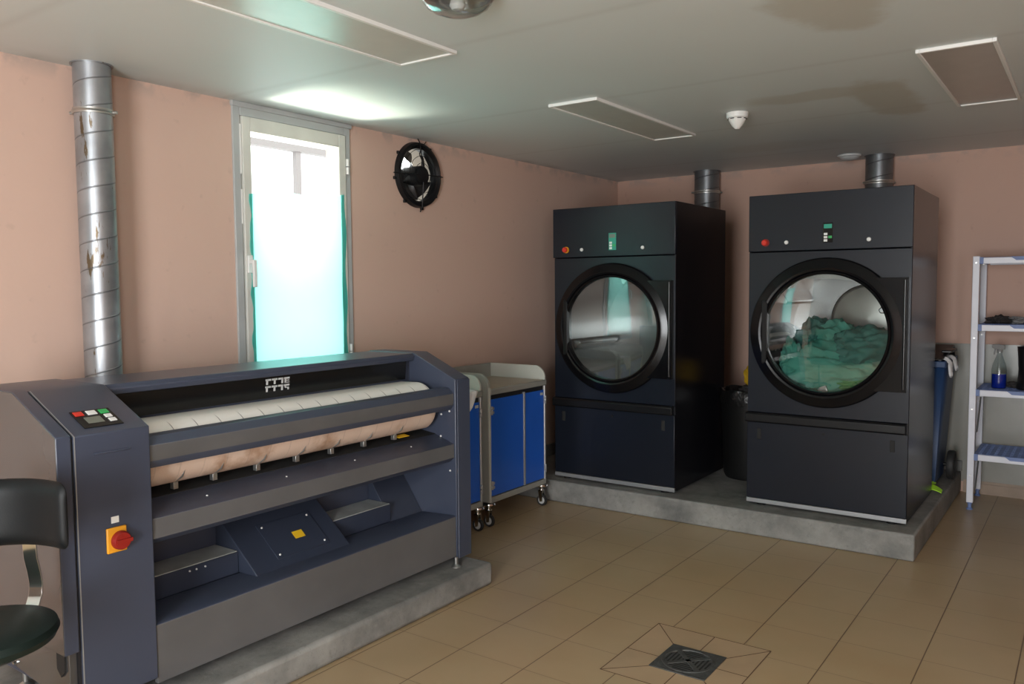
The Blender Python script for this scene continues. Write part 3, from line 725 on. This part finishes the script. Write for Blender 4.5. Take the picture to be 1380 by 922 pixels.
# ------------------------------------------------------------------ wall fan
fn = thing('extractor_fan', 'round black extractor fan set high in the left wall beside the window', 'fan', (XL, FY, FZ - .22))
put('sleeve', MB().lathe([(FR - .002, XL - .20), (FR - .002, XL + .004)], (0, FY, FZ), 0, 48), M['duct_in'], fn)
rg = MB().lathe([(FR - .040, XL - .03), (FR - .040, XL + .022), (FR - .020, XL + .040), (FR - .004, XL + .034), (FR + .004, XL + .004), (FR - .004, XL + .001)], (0, FY, FZ), 0, 56)
put('mounting_ring', rg, M['black'], fn)
put('motor', MB().lathe([(0, XL + .055), (.045, XL + .055), (.062, XL + .045), (.066, XL + .03), (.066, XL - .10), (0, XL - .10)], (0, FY + .01, FZ - .005), 0, 28), M['black'], fn)
for k in range(5):
    a0 = math.radians(18 + 72 * k); v = []; n1, n2 = 8, 6
    for i in range(n1 + 1):
        rr = .055 + (FR - .052 - .055) * i / n1; half = .27 + .27 * math.sin(min(1, i / n1 * 1.1) * PI * .62)
        for j in range(n2 + 1):
            u = j / n2 * 2 - 1; a = a0 + u * half + .25 * (i / n1); tw = u * .035
            v.append((XL - .055 + tw, FY + .01 + rr * math.cos(a), FZ + rr * math.sin(a)))
    m0 = MB(); nn = len(v); m0.v = v + [(p[0] - .003, p[1], p[2]) for p in v]
    for i in range(n1):
        for j in range(n2):
            q = (i * (n2 + 1) + j, i * (n2 + 1) + j + 1, (i + 1) * (n2 + 1) + j + 1, (i + 1) * (n2 + 1) + j); m0.f.append(q); m0.f.append(tuple(x + nn for x in q[::-1]))
    put('blade', m0, M['fanblade'], fn)
gd = MB()
for rr in (.075, .12, .165):
    gd.tube([(XL + .058 - (rr / .2) ** 2 * .02, FY + rr * math.cos(2 * PI * i / 32), FZ + rr * math.sin(2 * PI * i / 32)) for i in range(33)], .0018, 5)
for k in range(4):
    a = math.radians(2 + 90 * k); gd.tube([(XL + .058, FY + .05 * math.cos(a), FZ + .05 * math.sin(a)), (XL + .04, FY + .205 * math.cos(a), FZ + .205 * math.sin(a)), (XL + .02, FY + (FR + .03) * math.cos(a), FZ + (FR + .03) * math.sin(a))], .004, 6)
put('guard', gd, M['black'], fn)
for k in range(8):
    a = math.radians(10 + 45 * k); y, z = FY + (FR + .008) * math.cos(a), FZ + (FR + .008) * math.sin(a)
    if z < ZC - .02: put('mounting_lug', MB().box(XL, XL + .016, y - .011, y + .011, z - .010, z + .010), M['black'], fn, .003)
cb = MB().tube([(XL + .05, FY + .02, FZ + .06), (XL + .055, FY - .03, FZ + .13), (XL + .03, FY + .02, FZ + .18), (XL + .02, FY + .06, FZ + .21), (XL + .012, FY + .085, FZ + .228)], .004, 6)
cb.tube([(XL + .03, FY - .03, FZ + .17), (XL + .04, FY + .0, FZ + .20), (XL + .03, FY + .04, FZ + .20), (XL + .02, FY + .02, FZ + .16)], .0025, 6)
put('cable', cb, M['black'], fn)

# ------------------------------------------------------------------ ceiling items
def clight(x0, x1, y0, y1, label, m):
    o = thing('ceiling_light', label, 'ceiling light', ((x0 + x1) / 2, (y0 + y1) / 2, ZC), 'switched-off ceiling light panels')
    w = .016; zb = ZC - .016
    f = MB().box(x0, x0 + w, y0, y1, zb, ZC).box(x1 - w, x1, y0, y1, zb, ZC).box(x0 + w, x1 - w, y0, y0 + w, zb, ZC).box(x0 + w, x1 - w, y1 - w, y1, zb, ZC)
    put('frame', f, M['white'], o, .002); put('diffuser', MB().box(x0 + w, x1 - w, y0 + w, y1 - w, zb + .006, ZC), m, o)
clight(-2.515, -2.195, 1.43, 2.712, 'unlit ceiling light panel nearest the window and above the ironer', M['diff'])
clight(-2.443, -2.143, 3.79, 5.082, 'unlit ceiling light panel in front of the empty left dryer', M['diff'])
clight(-.655, -.358, 3.86, 5.15, 'unlit ceiling light panel with a drab beige diffuser, at the right', M['diff2'])
sm = thing('smoke_detector', 'white cone-shaped smoke detector on the ceiling between two light panels', 'smoke detector', (-1.70, 4.62, ZC))
put('base', MB().lathe([(0, ZC - .002), (.062, ZC - .002), (.060, ZC - .030), (.052, ZC - .034)], (-1.70, 4.62, 0), 2, 32), M['white'], sm)
put('sensor_head', MB().lathe([(.052, ZC - .033), (.044, ZC - .050), (.028, ZC - .076), (.012, ZC - .092), (0, ZC - .094)], (-1.70, 4.62, 0), 2, 32), M['white'], sm)
so = MB()
for k in range(8):
    a = math.radians(20 + 45 * k); a2 = a + .45
    so.tube([(-1.70 + .0525 * math.cos(a + (a2 - a) * i / 4), 4.62 + .0525 * math.sin(a + (a2 - a) * i / 4), ZC - .0375) for i in range(5)], .0025, 5)
put('vent_slots', so, M['seam'], sm)
dm = thing('ceiling_lamp', 'round prismatic glass ceiling lamp at the top edge of the photo', 'ceiling lamp', (-1.76, 2.18, ZC))
put('base', MB().lathe([(0, ZC - .004), (.125, ZC - .004), (.125, ZC - .020), (.115, ZC - .024)], (-1.76, 2.18, 0), 2, 40), M['steel'], dm)
rb = []
for i in range(13):
    a = PI / 2 * i / 12; rb.append((.118 * math.cos(a) * (1 + .012 * (-1) ** i) if i < 12 else 0, ZC - .02 - .062 * math.sin(a)))
put('glass_dome', MB().lathe(rb, (-1.76, 2.18, 0), 2, 40), M['dome'], dm)
put('bulb', MB().lathe([(0, ZC - .065), (.018, ZC - .062), (.028, ZC - .048), (.024, ZC - .034), (.014, ZC - .020)], (-1.76, 2.18, 0), 2, 20), M['white'], dm)
dd = thing('ceiling_sensor', 'small shallow grey disc on the ceiling beside the right-hand exhaust duct', 'sensor', (-1.56, 6.62, ZC))
put('base', MB().lathe([(0, ZC - .002), (.085, ZC - .002), (.085, ZC - .014), (.075, ZC - .018)], (-1.56, 6.62, 0), 2, 32), M['grey'], dd)
put('cover', MB().lathe([(.075, ZC - .017), (.060, ZC - .032), (.03, ZC - .042), (0, ZC - .044)], (-1.56, 6.62, 0), 2, 32), M['grey'], dd)

# ------------------------------------------------------------------ linen trolleys
def trolley(dy, label):
    fx = -3.165; bx = -3.655
    y0, y1 = 4.185 + dy, 4.862 + dy
    r = thing('linen_trolley', label, 'trolley', (-3.41, (y0 + y1) / 2, 0), 'grey trolleys with blue doors')
    def side(ya, yb, zb):
        R_ = .085; p = [(bx, zb), (fx, zb), (fx, 1.005 - R_)] + arc(fx - R_, 1.005 - R_, R_, 0, 90, 10)[1:] + [(bx, 1.005)]
        return MB().prism(p, 1, ya, yb)
    put('side_panel', side(y0, y0 + .022, .165), M['trgrey'], r, .004)
    put('edge_moulding', MB().box(fx - .002, fx + .004, y0 + .004, y0 + .022, .165, .915), M['trlight'], r, .002)
    put('side_panel', side(y1 - .018, y1, .905), M['trlight'], r, .004, label='short end guard above the deck')
    put('side_panel', MB().box(bx, fx - .01, y1 - .018, y1 - .002, .165, .88), M['trgrey'], r, .003, label='far lower side panel')
    put('back_guard', MB().box(bx, bx + .018, y0 + .022, y1 - .018, .895, 1.005), M['trgrey'], r, .003)
    put('back_panel', MB().box(bx, bx + .012, y0 + .022, y1 - .018, .19, .865), M['trgrey'], r)
    put('deck', MB().box(bx, fx + .006, y0 + .022, y1 + .002, .866, .905), M['trgrey'], r, .006)
    put('deck_surface', MB().box(bx + .02, fx - .01, y0 + .026, y1 - .02, .905, .9065), M['trdeck'], r)
    put('bottom_rail', MB().box(bx, fx, y0 + .022, y1, .158, .196), M['trgrey'], r, .003)
    put('corner_post', MB().cyl((fx - .008, y1 - .008, .19), (fx - .008, y1 - .008, .87), .010, n=14), M['alu'], r)
    ym = y0 + .405
    for a, b in ((y0 + .034, ym - .006), (ym + .014, y1 - .022)):
        d = put('door', MB().box(fx - .022, fx - .004, a, b, .202, .835), M['blue'], r, .002, label='blue door')
        if b > ym + .1: put('name_tag', MB().box(fx - .004, fx - .002, b - .045, b - .012, .800, .818), M['grey'], d)
    put('divider_strip', MB().box(fx - .020, fx + .002, ym - .005, ym + .013, .200, .846), M['alu'], r, .002)
    put('painted_shade_strip', MB().box(fx - .03, fx - .012, y0 + .022, y1 - .02, .835, .866), M['seam'], r)  # dark strip stands in for the shade under the deck
    for yy, s_ in ((y0 + .030, 1), (y1 - .016, -1)):
        for zz in (.275, .765):
            put('hinge', MB().box(fx - .002, fx + .010, yy - .014, yy + .022 if s_ > 0 else yy + .006, zz - .022, zz - .004).box(fx - .002, fx + .010, yy - .014, yy + .022 if s_ > 0 else yy + .006, zz + .004, zz + .022).cyl((fx + .006, yy, zz - .028), (fx + .006, yy, zz + .028), .007, n=10), M['alu'], r, .002)
    for cxx, cyy in ((fx - .03, y0 + .03), (fx - .03, y1 - .02), (bx + .05, y0 + .03), (bx + .05, y1 - .02)):
        cs = put('caster', MB().lathe([(0, .157), (.045, .157), (.048, .148), (.040, .140), (0, .140)], (cxx, cyy, 0), 2, 24).cyl((cxx, cyy, .112), (cxx, cyy, .141), .013, n=14)
                 .prism([(cxx - .016, .112), (cxx + .016, .112), (cxx + .018, .036), (cxx - .006, .030)], 1, cyy - .017, cyy - .013).prism([(cxx - .016, .112), (cxx + .016, .112), (cxx + .018, .036), (cxx - .006, .030)], 1, cyy + .013, cyy + .017)
                 .box(cxx - .016, cxx + .016, cyy - .017, cyy + .017, .108, .114), M['chrome'], r)
        put('wheel', MB().lathe([(.026, cyy - .010), (.038, cyy - .011), (.0405, cyy - .005), (.0405, cyy + .005), (.038, cyy + .011), (.026, cyy + .010)], (cxx + .006, 0, .0408), 1, 28), M['rubber'], cs)
        put('wheel_hub', MB().lathe([(0, cyy - .012), (.010, cyy - .012), (.012, cyy - .008), (.027, cyy - .008), (.027, cyy + .008), (.012, cyy + .008), (.010, cyy + .012), (0, cyy + .012)], (cxx + .006, 0, .0408), 1, 24), M['grey'], cs)
    return r
trolley(0, 'grey trolley with two blue doors standing next to the empty dryer')
trolley(-.745, 'grey trolley with blue doors mostly hidden behind the ironer')
# white cloth hanging over the near trolley edge
wc = MB(); n, mcol = 14, 8
for i in range(n + 1):
    for j in range(mcol + 1):
        t, u = i / n, j / mcol
        y = 3.90 + .17 * u - (.03 * t)
        s_ = t * .34
        if s_ < .10: x, z = -3.27 + s_, .916
        else:
            x, z = -3.152 + .006 * math.sin(u * 14 + t * 3), .905 - (s_ - .10) * (1.0 - .75 * abs(u - .5) * 2 * (1 if u > .5 else .2)) * .62
        if s_ >= .10 and s_ < .125: z = .912
        wc.v.append((x, y, z))
for i in range(n):
    for j in range(mcol): wc.f.append((i * (mcol + 1) + j, i * (mcol + 1) + j + 1, (i + 1) * (mcol + 1) + j + 1, (i + 1) * (mcol + 1) + j))
o = put('folded_cloth', wc, M['whitecloth'], None, 0, 2, 80); sd = o.modifiers.new('s', 'SOLIDIFY'); sd.thickness = .003
setp(o, 'white cloth hanging over the edge of the trolley behind the ironer', 'cloth')

# ------------------------------------------------------------------ swivel stool with backrest
SXc, SYc = -2.50, .955
stl = thing('swivel_stool', 'black vinyl swivel stool with backrest on a chrome bracket, left of ironer', 'stool', (SXc, SYc, 0))
put('seat', MB().lathe([(0, .565), (.150, .565), (.186, .580), (.196, .600), (.190, .618), (.160, .628), (.10, .632), (0, .633)], (SXc, SYc, 0), 2, 56), M['vinylg'], stl)
put('seat_pan', MB().lathe([(0, .548), (.12, .548), (.155, .566)], (SXc, SYc, 0), 2, 40), M['black'], stl)
rx, ry = .815, .58; fxn, fyn = -.58, .815      # sideways and backward of the sitter
bcx, bcy = -2.562, 1.105
br = MB(); n1, n2 = 22, 10; front = []; back = []
for i in range(n1 + 1):
    u = i / n1 * 2 - 1
    for j in range(n2 + 1):
        w = j / n2 * 2 - 1
        cornr = (1 - max(0, abs(u) - .82) / .18 * .16)
        zz = .905 + .100 * w * math.sqrt(max(.0, 1 - max(0, abs(u) - .86) ** 2 / .14 ** 2 * .35)) + .006 * (1 - u * u)
        curve = -.055 * u * u
        th = .028 * math.sqrt(max(0.02, 1 - abs(u) ** 8)) * math.sqrt(max(.02, 1 - abs(w) ** 6))
        x, y = bcx + rx * u * .165 + fxn * curve, bcy + ry * u * .165 + fyn * curve
        front.append((x - fxn * th, y - fyn * th, zz)); back.append((x + fxn * th * .7, y + fyn * th * .7, zz))
N = len(front); br.v = front + back
for i in range(n1):
    for j in range(n2):
        q = (i * (n2 + 1) + j, i * (n2 + 1) + j + 1, (i + 1) * (n2 + 1) + j + 1, (i + 1) * (n2 + 1) + j); br.f += [q, tuple(x + N for x in q[::-1])]
for i in range(n1):
    a, b = i * (n2 + 1), (i + 1) * (n2 + 1); br.f += [(a, b, b + N, a + N), (a + n2, a + n2 + N, b + n2 + N, b + n2)]
for j in range(n2):
    a = j; b = n1 * (n2 + 1) + j; br.f += [(a, a + N, a + 1 + N, a + 1), (b, b + 1, b + 1 + N, b + N)]
put('backrest', br, M['vinyl'], stl, 0, 2, 70, sub=1)
def band(pts, w, t):
    m0 = MB(); V = []
    for i, (d, z) in enumerate(pts):
        dn = (pts[min(i + 1, len(pts) - 1)][0] - pts[max(i - 1, 0)][0], pts[min(i + 1, len(pts) - 1)][1] - pts[max(i - 1, 0)][1]); L = math.hypot(*dn); nx, nz = -dn[1] / L, dn[0] / L
        for s_, k in ((-1, 0), (1, 0), (1, 1), (-1, 1)):
            dd_, z_ = d + nx * t * k, z + nz * t * k
            V.append((bcx + fxn * dd_ + rx * w * s_, bcy + fyn * dd_ + ry * w * s_, z_))
    m0.v = V
    for i in range(len(pts) - 1):
        for k in range(4): a = i * 4; m0.f.append((a + k, a + (k + 1) % 4, a + 4 + (k + 1) % 4, a + 4 + k))
    m0.f += [(0, 1, 2, 3)[::-1], tuple(len(V) - 4 + k for k in range(4))]
    return m0
put('back_bracket', band([(.026, .90), (.026, .82), (.030, .76), (.045, .71), (.052, .675), (.048, .645), (.030, .618), (0.00, .590), (-.03, .568), (-.08, .556), (-.14, .552)], .020, .006), M['chrome'], stl, .001)
put('column', MB().cyl((SXc, SYc, .05), (SXc, SYc, .34), .026, n=20).cyl((SXc, SYc, .34), (SXc, SYc, .55), .015, n=20), M['chrome'], stl)
bs = MB()
for k in range(5):
    a = math.radians(-60 + 72 * k - 6); bs.tube([(SXc + math.cos(a) * q, SYc + math.sin(a) * q, z) for q, z in ((.02, .09), (.11, .075), (.205, .058))], [.018, .015, .011], 8)
put('star_base', bs, M['black'], stl)
for k in range(5):
    a = math.radians(-60 + 72 * k - 6); x, y = SXc + math.cos(a) * .205, SYc + math.sin(a) * .205
    put('caster', MB().cyl((x - .01, y, .024), (x + .01, y, .024), .024, n=18).cyl((x, y, .03), (x, y, .06), .006, n=8), M['black'], stl)

# ------------------------------------------------------------------ shelving unit
sf = thing('shelving_unit', 'white and blue plastic shelving rack against the back wall at the right', 'shelf', (-.2, 6.62, 0))
X0, X1, Y0, Y1 = -.695, .42, 6.385, 6.875
for x in (X0, X1 - .045):
    for y in (Y0, Y1 - .035):
        p = put('post', MB().box(x, x + .042, y, y + .035, .05, 1.745 if y == Y0 else 1.735), M['shelfwhite'], sf, .004)
        put('adjustable_foot', MB().lathe([(0, 0), (.020, 0), (.020, .008), (.012, .014), (.012, .040), (.018, .044), (.018, .052), (0, .052)], (x + .021, y + .0175, 0), 2, 16), M['shelfblue'], p)
        for z in (1.70, 1.19, .70, .24): put('rivet', MB().cyl((x + .021, y, z), (x + .021, y - .004, z), .006, n=10), M['steel'], p)
for zt in (1.737, 1.283, .838, .392):
    s = put('shelf_deck', MB().box(X0 + .042, X1 - .045, Y0 + .02, Y1 - .02, zt - .016, zt - .010), M['shelfblue'], sf)
    sl = MB(); nx, ny = 22, 9
    for i in range(nx + 1):
        x = X0 + .05 + (X1 - X0 - .11) * i / nx; sl.box(x - .013, x + .013, Y0 + .022, Y1 - .022, zt - .010, zt - .002)
    for j in range(ny + 1):
        y = Y0 + .03 + (Y1 - Y0 - .06) * j / ny; sl.box(X0 + .045, X1 - .048, y - .008, y + .008, zt - .0098, zt)
    put('grid_tiles', sl, M['shelfblue'], s, .002)
    rl = MB().box(X0 + .06, X1 - .06, Y0 + .004, Y0 + .024, zt - .045, zt - .003).box(X0 + .06, X1 - .06, Y1 - .024, Y1 - .006, zt - .045, zt - .003)
    put('rail', rl, M['shelfwhite'], s, .003)
    e = MB().box(X0 + .036, X0 + .064, Y0 + .001, Y0 + .03, zt - .045, zt + .001).box(X1 - .064, X1 - .036, Y0 + .001, Y0 + .03, zt - .045, zt + .001)
    e.box(X0 + .042, X0 + .052, Y0 + .03, Y1 - .03, zt - .04, zt - .008).box(X1 - .055, X1 - .045, Y0 + .03, Y1 - .03, zt - .04, zt - .008)
    put('side_bracket', e, M['shelfblue'], s, .002)
    for xc in (-.36, .08):
        w = .115
        put('label_clip', MB().prism([(xc - w, zt + .001), (xc + w, zt + .001), (xc + w * .72, zt - .024), (xc - w * .72, zt - .024)], 1, Y0 - .0005, Y0 + .008), M['shelfblue'], s, .001)
for x in (X0 + .046,):
    for z0_, z1_ in ((.62, .74), (.22, .34)):
        put('brace', MB().tube([(x + .004, Y0 + .035, z0_ - .08), (x + .004, Y0 + .22, z1_ + .02)], .005, 6), M['steel'], sf)

# spray bottle
bxp, byp, bz = -.535, 6.56, .838
sb = thing('spray_bottle', 'clear spray bottle half full of blue liquid on the third shelf', 'bottle', (bxp, byp, bz))
put('body', MB().lathe([(0, bz), (.044, bz), (.047, bz + .010), (.047, bz + .125), (.040, bz + .165), (.022, bz + .215), (.015, bz + .235), (.015, bz + .250)], (bxp, byp, 0), 2, 28), M['bottle'], sb)
put('liquid', MB().lathe([(0, bz + .003), (.041, bz + .003), (.044, bz + .010), (.044, bz + .098), (0, bz + .098)], (bxp, byp, 0), 2, 28), M['blueliq'], sb)
sh = MB().cyl((bxp, byp, bz + .245), (bxp, byp, bz + .268), .017, n=16)
sh.prism([(bxp - .045, bz + .278), (bxp - .045, bz + .300), (bxp - .01, bz + .304), (bxp + .030, bz + .298), (bxp + .030, bz + .268), (bxp - .02, bz + .266)], 1, byp - .012, byp + .012)
sh.prism([(bxp - .030, bz + .268), (bxp - .022, bz + .268), (bxp - .030, bz + .228), (bxp - .036, bz + .230)], 1, byp - .005, byp + .005)
put('spray_head', sh, M['ragg'], sb, .003)
# rubber boots
def boot(x, y, label):
    bt = MB(); z = .838; rings = []
    secs = [(0.0, .055, .115, .045), (.02, .056, .120, .045), (.05, .054, .110, .040), (.085, .052, .080, .018), (.13, .052, .058, .0), (.20, .055, .058, 0), (.285, .062, .064, 0)]
    n = 24; m0 = MB()
    for h, a, b, sh_ in secs:
        for i in range(n):
            t = 2 * PI * i / n; m0.v.append((x + a * math.cos(t), y - sh_ + b * math.sin(t) * (1.0), z + h))
    for j in range(len(secs) - 1):
        for i in range(n): m0.f.append((j * n + i, j * n + (i + 1) % n, (j + 1) * n + (i + 1) % n, (j + 1) * n + i))
    m0.f.append(tuple(range(n))[::-1])
    r = thing('rubber_boot', label, 'boot', (x, y, z))
    o = put('shaft', m0, M['boot'], r, 0, 2, 50); sd = o.modifiers.new('s', 'SOLIDIFY'); sd.thickness = .004; sd.offset = -1
    put('sole', MB().prism([(x + .058 * math.cos(2 * PI * i / 20), y - .045 + .124 * math.sin(2 * PI * i / 20)) for i in range(20)], 2, z, z + .018), M['boot'], r, .002)
boot(-.375, 6.64, 'black rubber boot at the right edge beside the spray bottle')
crumple('dark_glove', M['rag'], (-.458, 6.60, .862), .035, .04, .020, 2.2, 'small dark crumpled glove between the spray bottle and the boot', .6, None, .8385)
crumple('dark_rag', M['rag'], (-.545, 6.60, 1.305), .065, .07, .026, 5.2, 'dark crumpled rag on the second shelf from the top', .8, None, 1.2835)
crumple('grey_rag', M['ragg'], (-.425, 6.60, 1.305), .05, .06, .022, 8.8, 'pale grey crumpled net on the second shelf, right of the dark rag', .9, None, 1.2835)

# ------------------------------------------------------------------ bins
wb = thing('wheelie_bin', 'blue wheeled bin with open black lid, half hidden behind the right dryer', 'bin', (-1.08, 6.45, DZ))
def taper(x0, x1, y0, y1, z0, X0_, X1_, Y0_, Y1_, z1):
    v = [(x0, y0, z0), (x1, y0, z0), (x1, y1, z0), (x0, y1, z0), (X0_, Y0_, z1), (X1_, Y0_, z1), (X1_, Y1_, z1), (X0_, Y1_, z1)]
    return MB().add(v, [(0, 3, 2, 1), (0, 1, 5, 4), (1, 2, 6, 5), (2, 3, 7, 6), (3, 0, 4, 7)])
o = put('body', taper(-1.22, -.872, 6.25, 6.66, DZ + .03, -1.265, -.825, 6.17, 6.72, 1.03), M['binblue'], wb, 0); sd = o.modifiers.new('s', 'SOLIDIFY'); sd.thickness = .006
put('rim', MB().box(-1.275, -.812, 6.155, 6.175, .995, 1.04).box(-1.275, -.812, 6.715, 6.735, .995, 1.04).box(-1.275, -1.255, 6.175, 6.715, .995, 1.04).box(-.832, -.812, 6.175, 6.715, .995, 1.04), M['binblue'], wb, .006)
put('lid', MB().prism([(6.76, 1.03), (6.70, 1.12), (6.45, 1.085), (6.16, 1.06), (6.155, 1.045), (6.45, 1.065), (6.69, 1.10), (6.74, 1.03)], 0, -1.27, -.83), M['binblack'], wb, .006)
put('lid_grip', MB().box(-.86, -.795, 6.30, 6.56, 1.085, 1.105), M['binblack'], wb, .006)
for s_ in (0, 1):
    xw = -.822 if s_ == 0 else -1.245
    put('wheel', MB().lathe([(0, xw + .028), (.03, xw + .028), (.035, xw + .020), (.080, xw + .020), (.085, xw + .030), (.098, xw + .028), (.104, xw + .018), (.104, xw - .008), (.098, xw - .018), (0, xw - .018)], (0, 6.60, DZ + .105), 0, 36), M['rubber'], wb)
put('axle', MB().cyl((-1.245, 6.60, DZ + .105), (-.82, 6.60, DZ + .105), .012, n=12), M['black'], wb)
def drape(name, pts, label, w=.05):
    m0 = MB(); n = 10; 
    for i in range(n + 1):
        t = i / n * (len(pts) - 1); k = min(int(t), len(pts) - 2); f = t - k
        p = Vector(pts[k]).lerp(Vector(pts[k + 1]), f)
        for j in range(7):
            u = j / 6 * 2 - 1; m0.v.append((p.x + .010 * math.sin(u * 5 + i * .5), p.y + u * w * (1 - .4 * i / n), p.z + .008 * math.cos(u * 4)))
    for i in range(n):
        for j in range(6): m0.f.append((i * 7 + j, i * 7 + j + 1, (i + 1) * 7 + j + 1, (i + 1) * 7 + j))
    o = put(name, m0, M['whitecloth'], None, 0, 2, 80); sd = o.modifiers.new('s', 'SOLIDIFY'); sd.thickness = .003
    setp(o, label, 'cloth')
drape('white_cloth', [(-.865, 6.25, 1.045), (-.828, 6.25, 1.062), (-.795, 6.25, 1.03), (-.792, 6.26, .97), (-.796, 6.27, .93)], 'white cloth hanging over the near rim of the blue wheeled bin', .045)
drape('white_cloth', [(-.86, 6.45, 1.045), (-.825, 6.45, 1.060), (-.795, 6.45, 1.04), (-.786, 6.46, 1.0), (-.788, 6.47, .96)], 'white cloth over the bin rim, just behind another white cloth', .05)

bb = thing('rubbish_bin', 'round black rubbish bin with a liner standing between the two dryers', 'bin', (-2.01, 5.90, DZ))
bx_, by_ = -2.044, 5.90
put('body', MB().lathe([(0, DZ + .002), (.18, DZ + .002), (.192, DZ + .03), (.214, .76), (.219, .775), (.214, .79), (.208, .79), (.208, .76), (.188, DZ + .04), (0, DZ + .03)], (bx_, by_, 0), 2, 48), M['binblack'], bb)
lr = MB(); n = 60; prof = [(.204, .70), (.204, .800), (.214, .806), (.222, .785), (.224, .73), (.221, .70)]
for k, (rr, z) in enumerate(prof):
    for i in range(n):
        a = 2 * PI * i / n; wob = .004 * math.sin(a * 11 + k) + .003 * math.sin(a * 23 + 2 * k); lr.v.append((bx_ + (rr + wob) * math.cos(a), by_ + (rr + wob) * math.sin(a), z + .006 * math.sin(a * 7 + k) + (.012 * math.sin(a * 13) if k == 5 else 0)))
for k in range(len(prof) - 1):
    for i in range(n): lr.f.append((k * n + i, k * n + (i + 1) % n, (k + 1) * n + (i + 1) % n, (k + 1) * n + i))
put('bin_liner', lr, M['bag'], bb, 0, 2, 60)
# yellow cloth on a hook behind the right dryer
crumple('yellow_cloth', M['yelcloth'], (-2.01, 5.92, .905), .085, .075, .085, 15.5, 'yellow cloth piled on top of the black bin between the dryers', .35, None, None)
crumple('black_rag', M['rag'], (-1.98, 5.90, .80), .13, .12, .045, 25.5, 'black rag filling the round bin under the yellow cloth', .35, None, None)
# lime dustpan on the plinth
dp = thing('dustpan', 'lime green plastic dustpan lying on the plinth behind the right dryer', 'dustpan', (-.87, 6.20, DZ))
pan = MB(); n = 12
for i in range(n + 1):
    t = i / n; 
    for (dx, dz) in ((0, 0), (.0, .006), (.05, .014 + .012 * math.sin(t * PI)), (.05, .008 + .012 * math.sin(t * PI))):
        pan.v.append((-.955 + t * .145, 6.06 + dx + .10 * t * 0.4, DZ + .001 + dz + .022 * math.sin(t * PI)))
for i in range(n):
    for k in range(4): pan.f.append((i * 4 + k, i * 4 + (k + 1) % 4, (i + 1) * 4 + (k + 1) % 4, (i + 1) * 4 + k))
pan.f += [(0, 1, 2, 3)[::-1], tuple(n * 4 + k for k in range(4))]
put('pan', pan, M['lime'], dp, 0)
put('handle', MB().tube([(-.93, 6.10, DZ + .028), (-.90, 6.20, DZ + .04), (-.875, 6.27, DZ + .03)], [.012, .014, .010], 8), M['lime'], dp)

# ------------------------------------------------------------------ camera
cam = bpy.data.cameras.new('camera'); co = bpy.data.objects.new('camera', cam); C.objects.link(co)
Rw = Matrix(((0.8153509, 0.57891304, -0.00791267), (0.03172782, -0.05832398, -0.99779339), (-0.5780971, 0.81330069, -0.06592216)))  # rows: right, down, forward
right, down, fwd = Vector(Rw[0]), Vector(Rw[1]), Vector(Rw[2])
mw = Matrix((right, -down, -fwd)).transposed().to_4x4(); mw.translation = Vector((0, 0, 1.557)); co.matrix_world = mw
cam.sensor_width = 36; cam.lens = 1108.5 / 1380 * 36; cam.clip_start = .05
bpy.context.scene.camera = co

# ------------------------------------------------------------------ light
W = bpy.data.worlds.new('world'); bpy.context.scene.world = W; W.use_nodes = True
bg = W.node_tree.nodes['Background']; bg.inputs[0].default_value = (.95, 1, .98, 1); bg.inputs[1].default_value = 2.1
def area(name, loc, target, sx, sy, power, col):
    l = bpy.data.lights.new(name, 'AREA'); l.shape = 'RECTANGLE'; l.size = sx; l.size_y = sy; l.energy = power; l.color = col
    o = bpy.data.objects.new(name, l); C.objects.link(o); o.location = loc
    o.rotation_euler = (Vector(target) - Vector(loc)).to_track_quat('-Z', 'Y').to_euler(); return o
# daylight entering the two windows of the left wall (sky) and bounced up off the sunlit ground outside
area('window_daylight', (XL - .16, 3.11, 1.60), (0, 3.11, 1.45), .60, 1.0, 3, (1, .98, .96))
area('window_daylight_rear', (XL - .16, -.54, 1.60), (0, -.54, 1.45), .60, 1.0, 3, (1, .98, .96))
sl_ = bpy.data.lights.new('ground_bounce', 'SPOT'); sl_.energy = 280; sl_.color = (1, .95, .78); sl_.spot_size = math.radians(40); sl_.spot_blend = .8; sl_.shadow_soft_size = .28
so_ = bpy.data.objects.new('ground_bounce', sl_); C.objects.link(so_); so_.location = (-4.85, 2.95, 1.25); so_.rotation_euler = (Vector((-3.7, 3.12, 2.27)) - Vector((-4.85, 2.95, 1.25))).to_track_quat('-Z', 'Y').to_euler()
# added fill lamps behind and right of the camera; those walls have no openings
area('rear_fill', (-.55, YF + .05, 1.35), (-2.0, 4, 1.5), 2.0, 2.1, 245, (.96, .985, 1))
area('side_fill', (XR - .05, -.9, 1.5), (-3.7, 1.6, 1.6), 1.5, 1.5, 58, (.96, .985, 1))

sc = bpy.context.scene
sc.view_settings.view_transform = 'Standard'; sc.view_settings.look = 'None'; sc.view_settings.exposure = .65; sc.view_settings.gamma = 1
sc.cycles.max_bounces = 8; sc.cycles.diffuse_bounces = 5; sc.cycles.glossy_bounces = 4; sc.cycles.transmission_bounces = 4; sc.cycles.transparent_max_bounces = 8
sc.cycles.use_denoising = True; sc.cycles.sample_clamp_indirect = 5; sc.cycles.caustics_reflective = False; sc.cycles.caustics_refractive = False
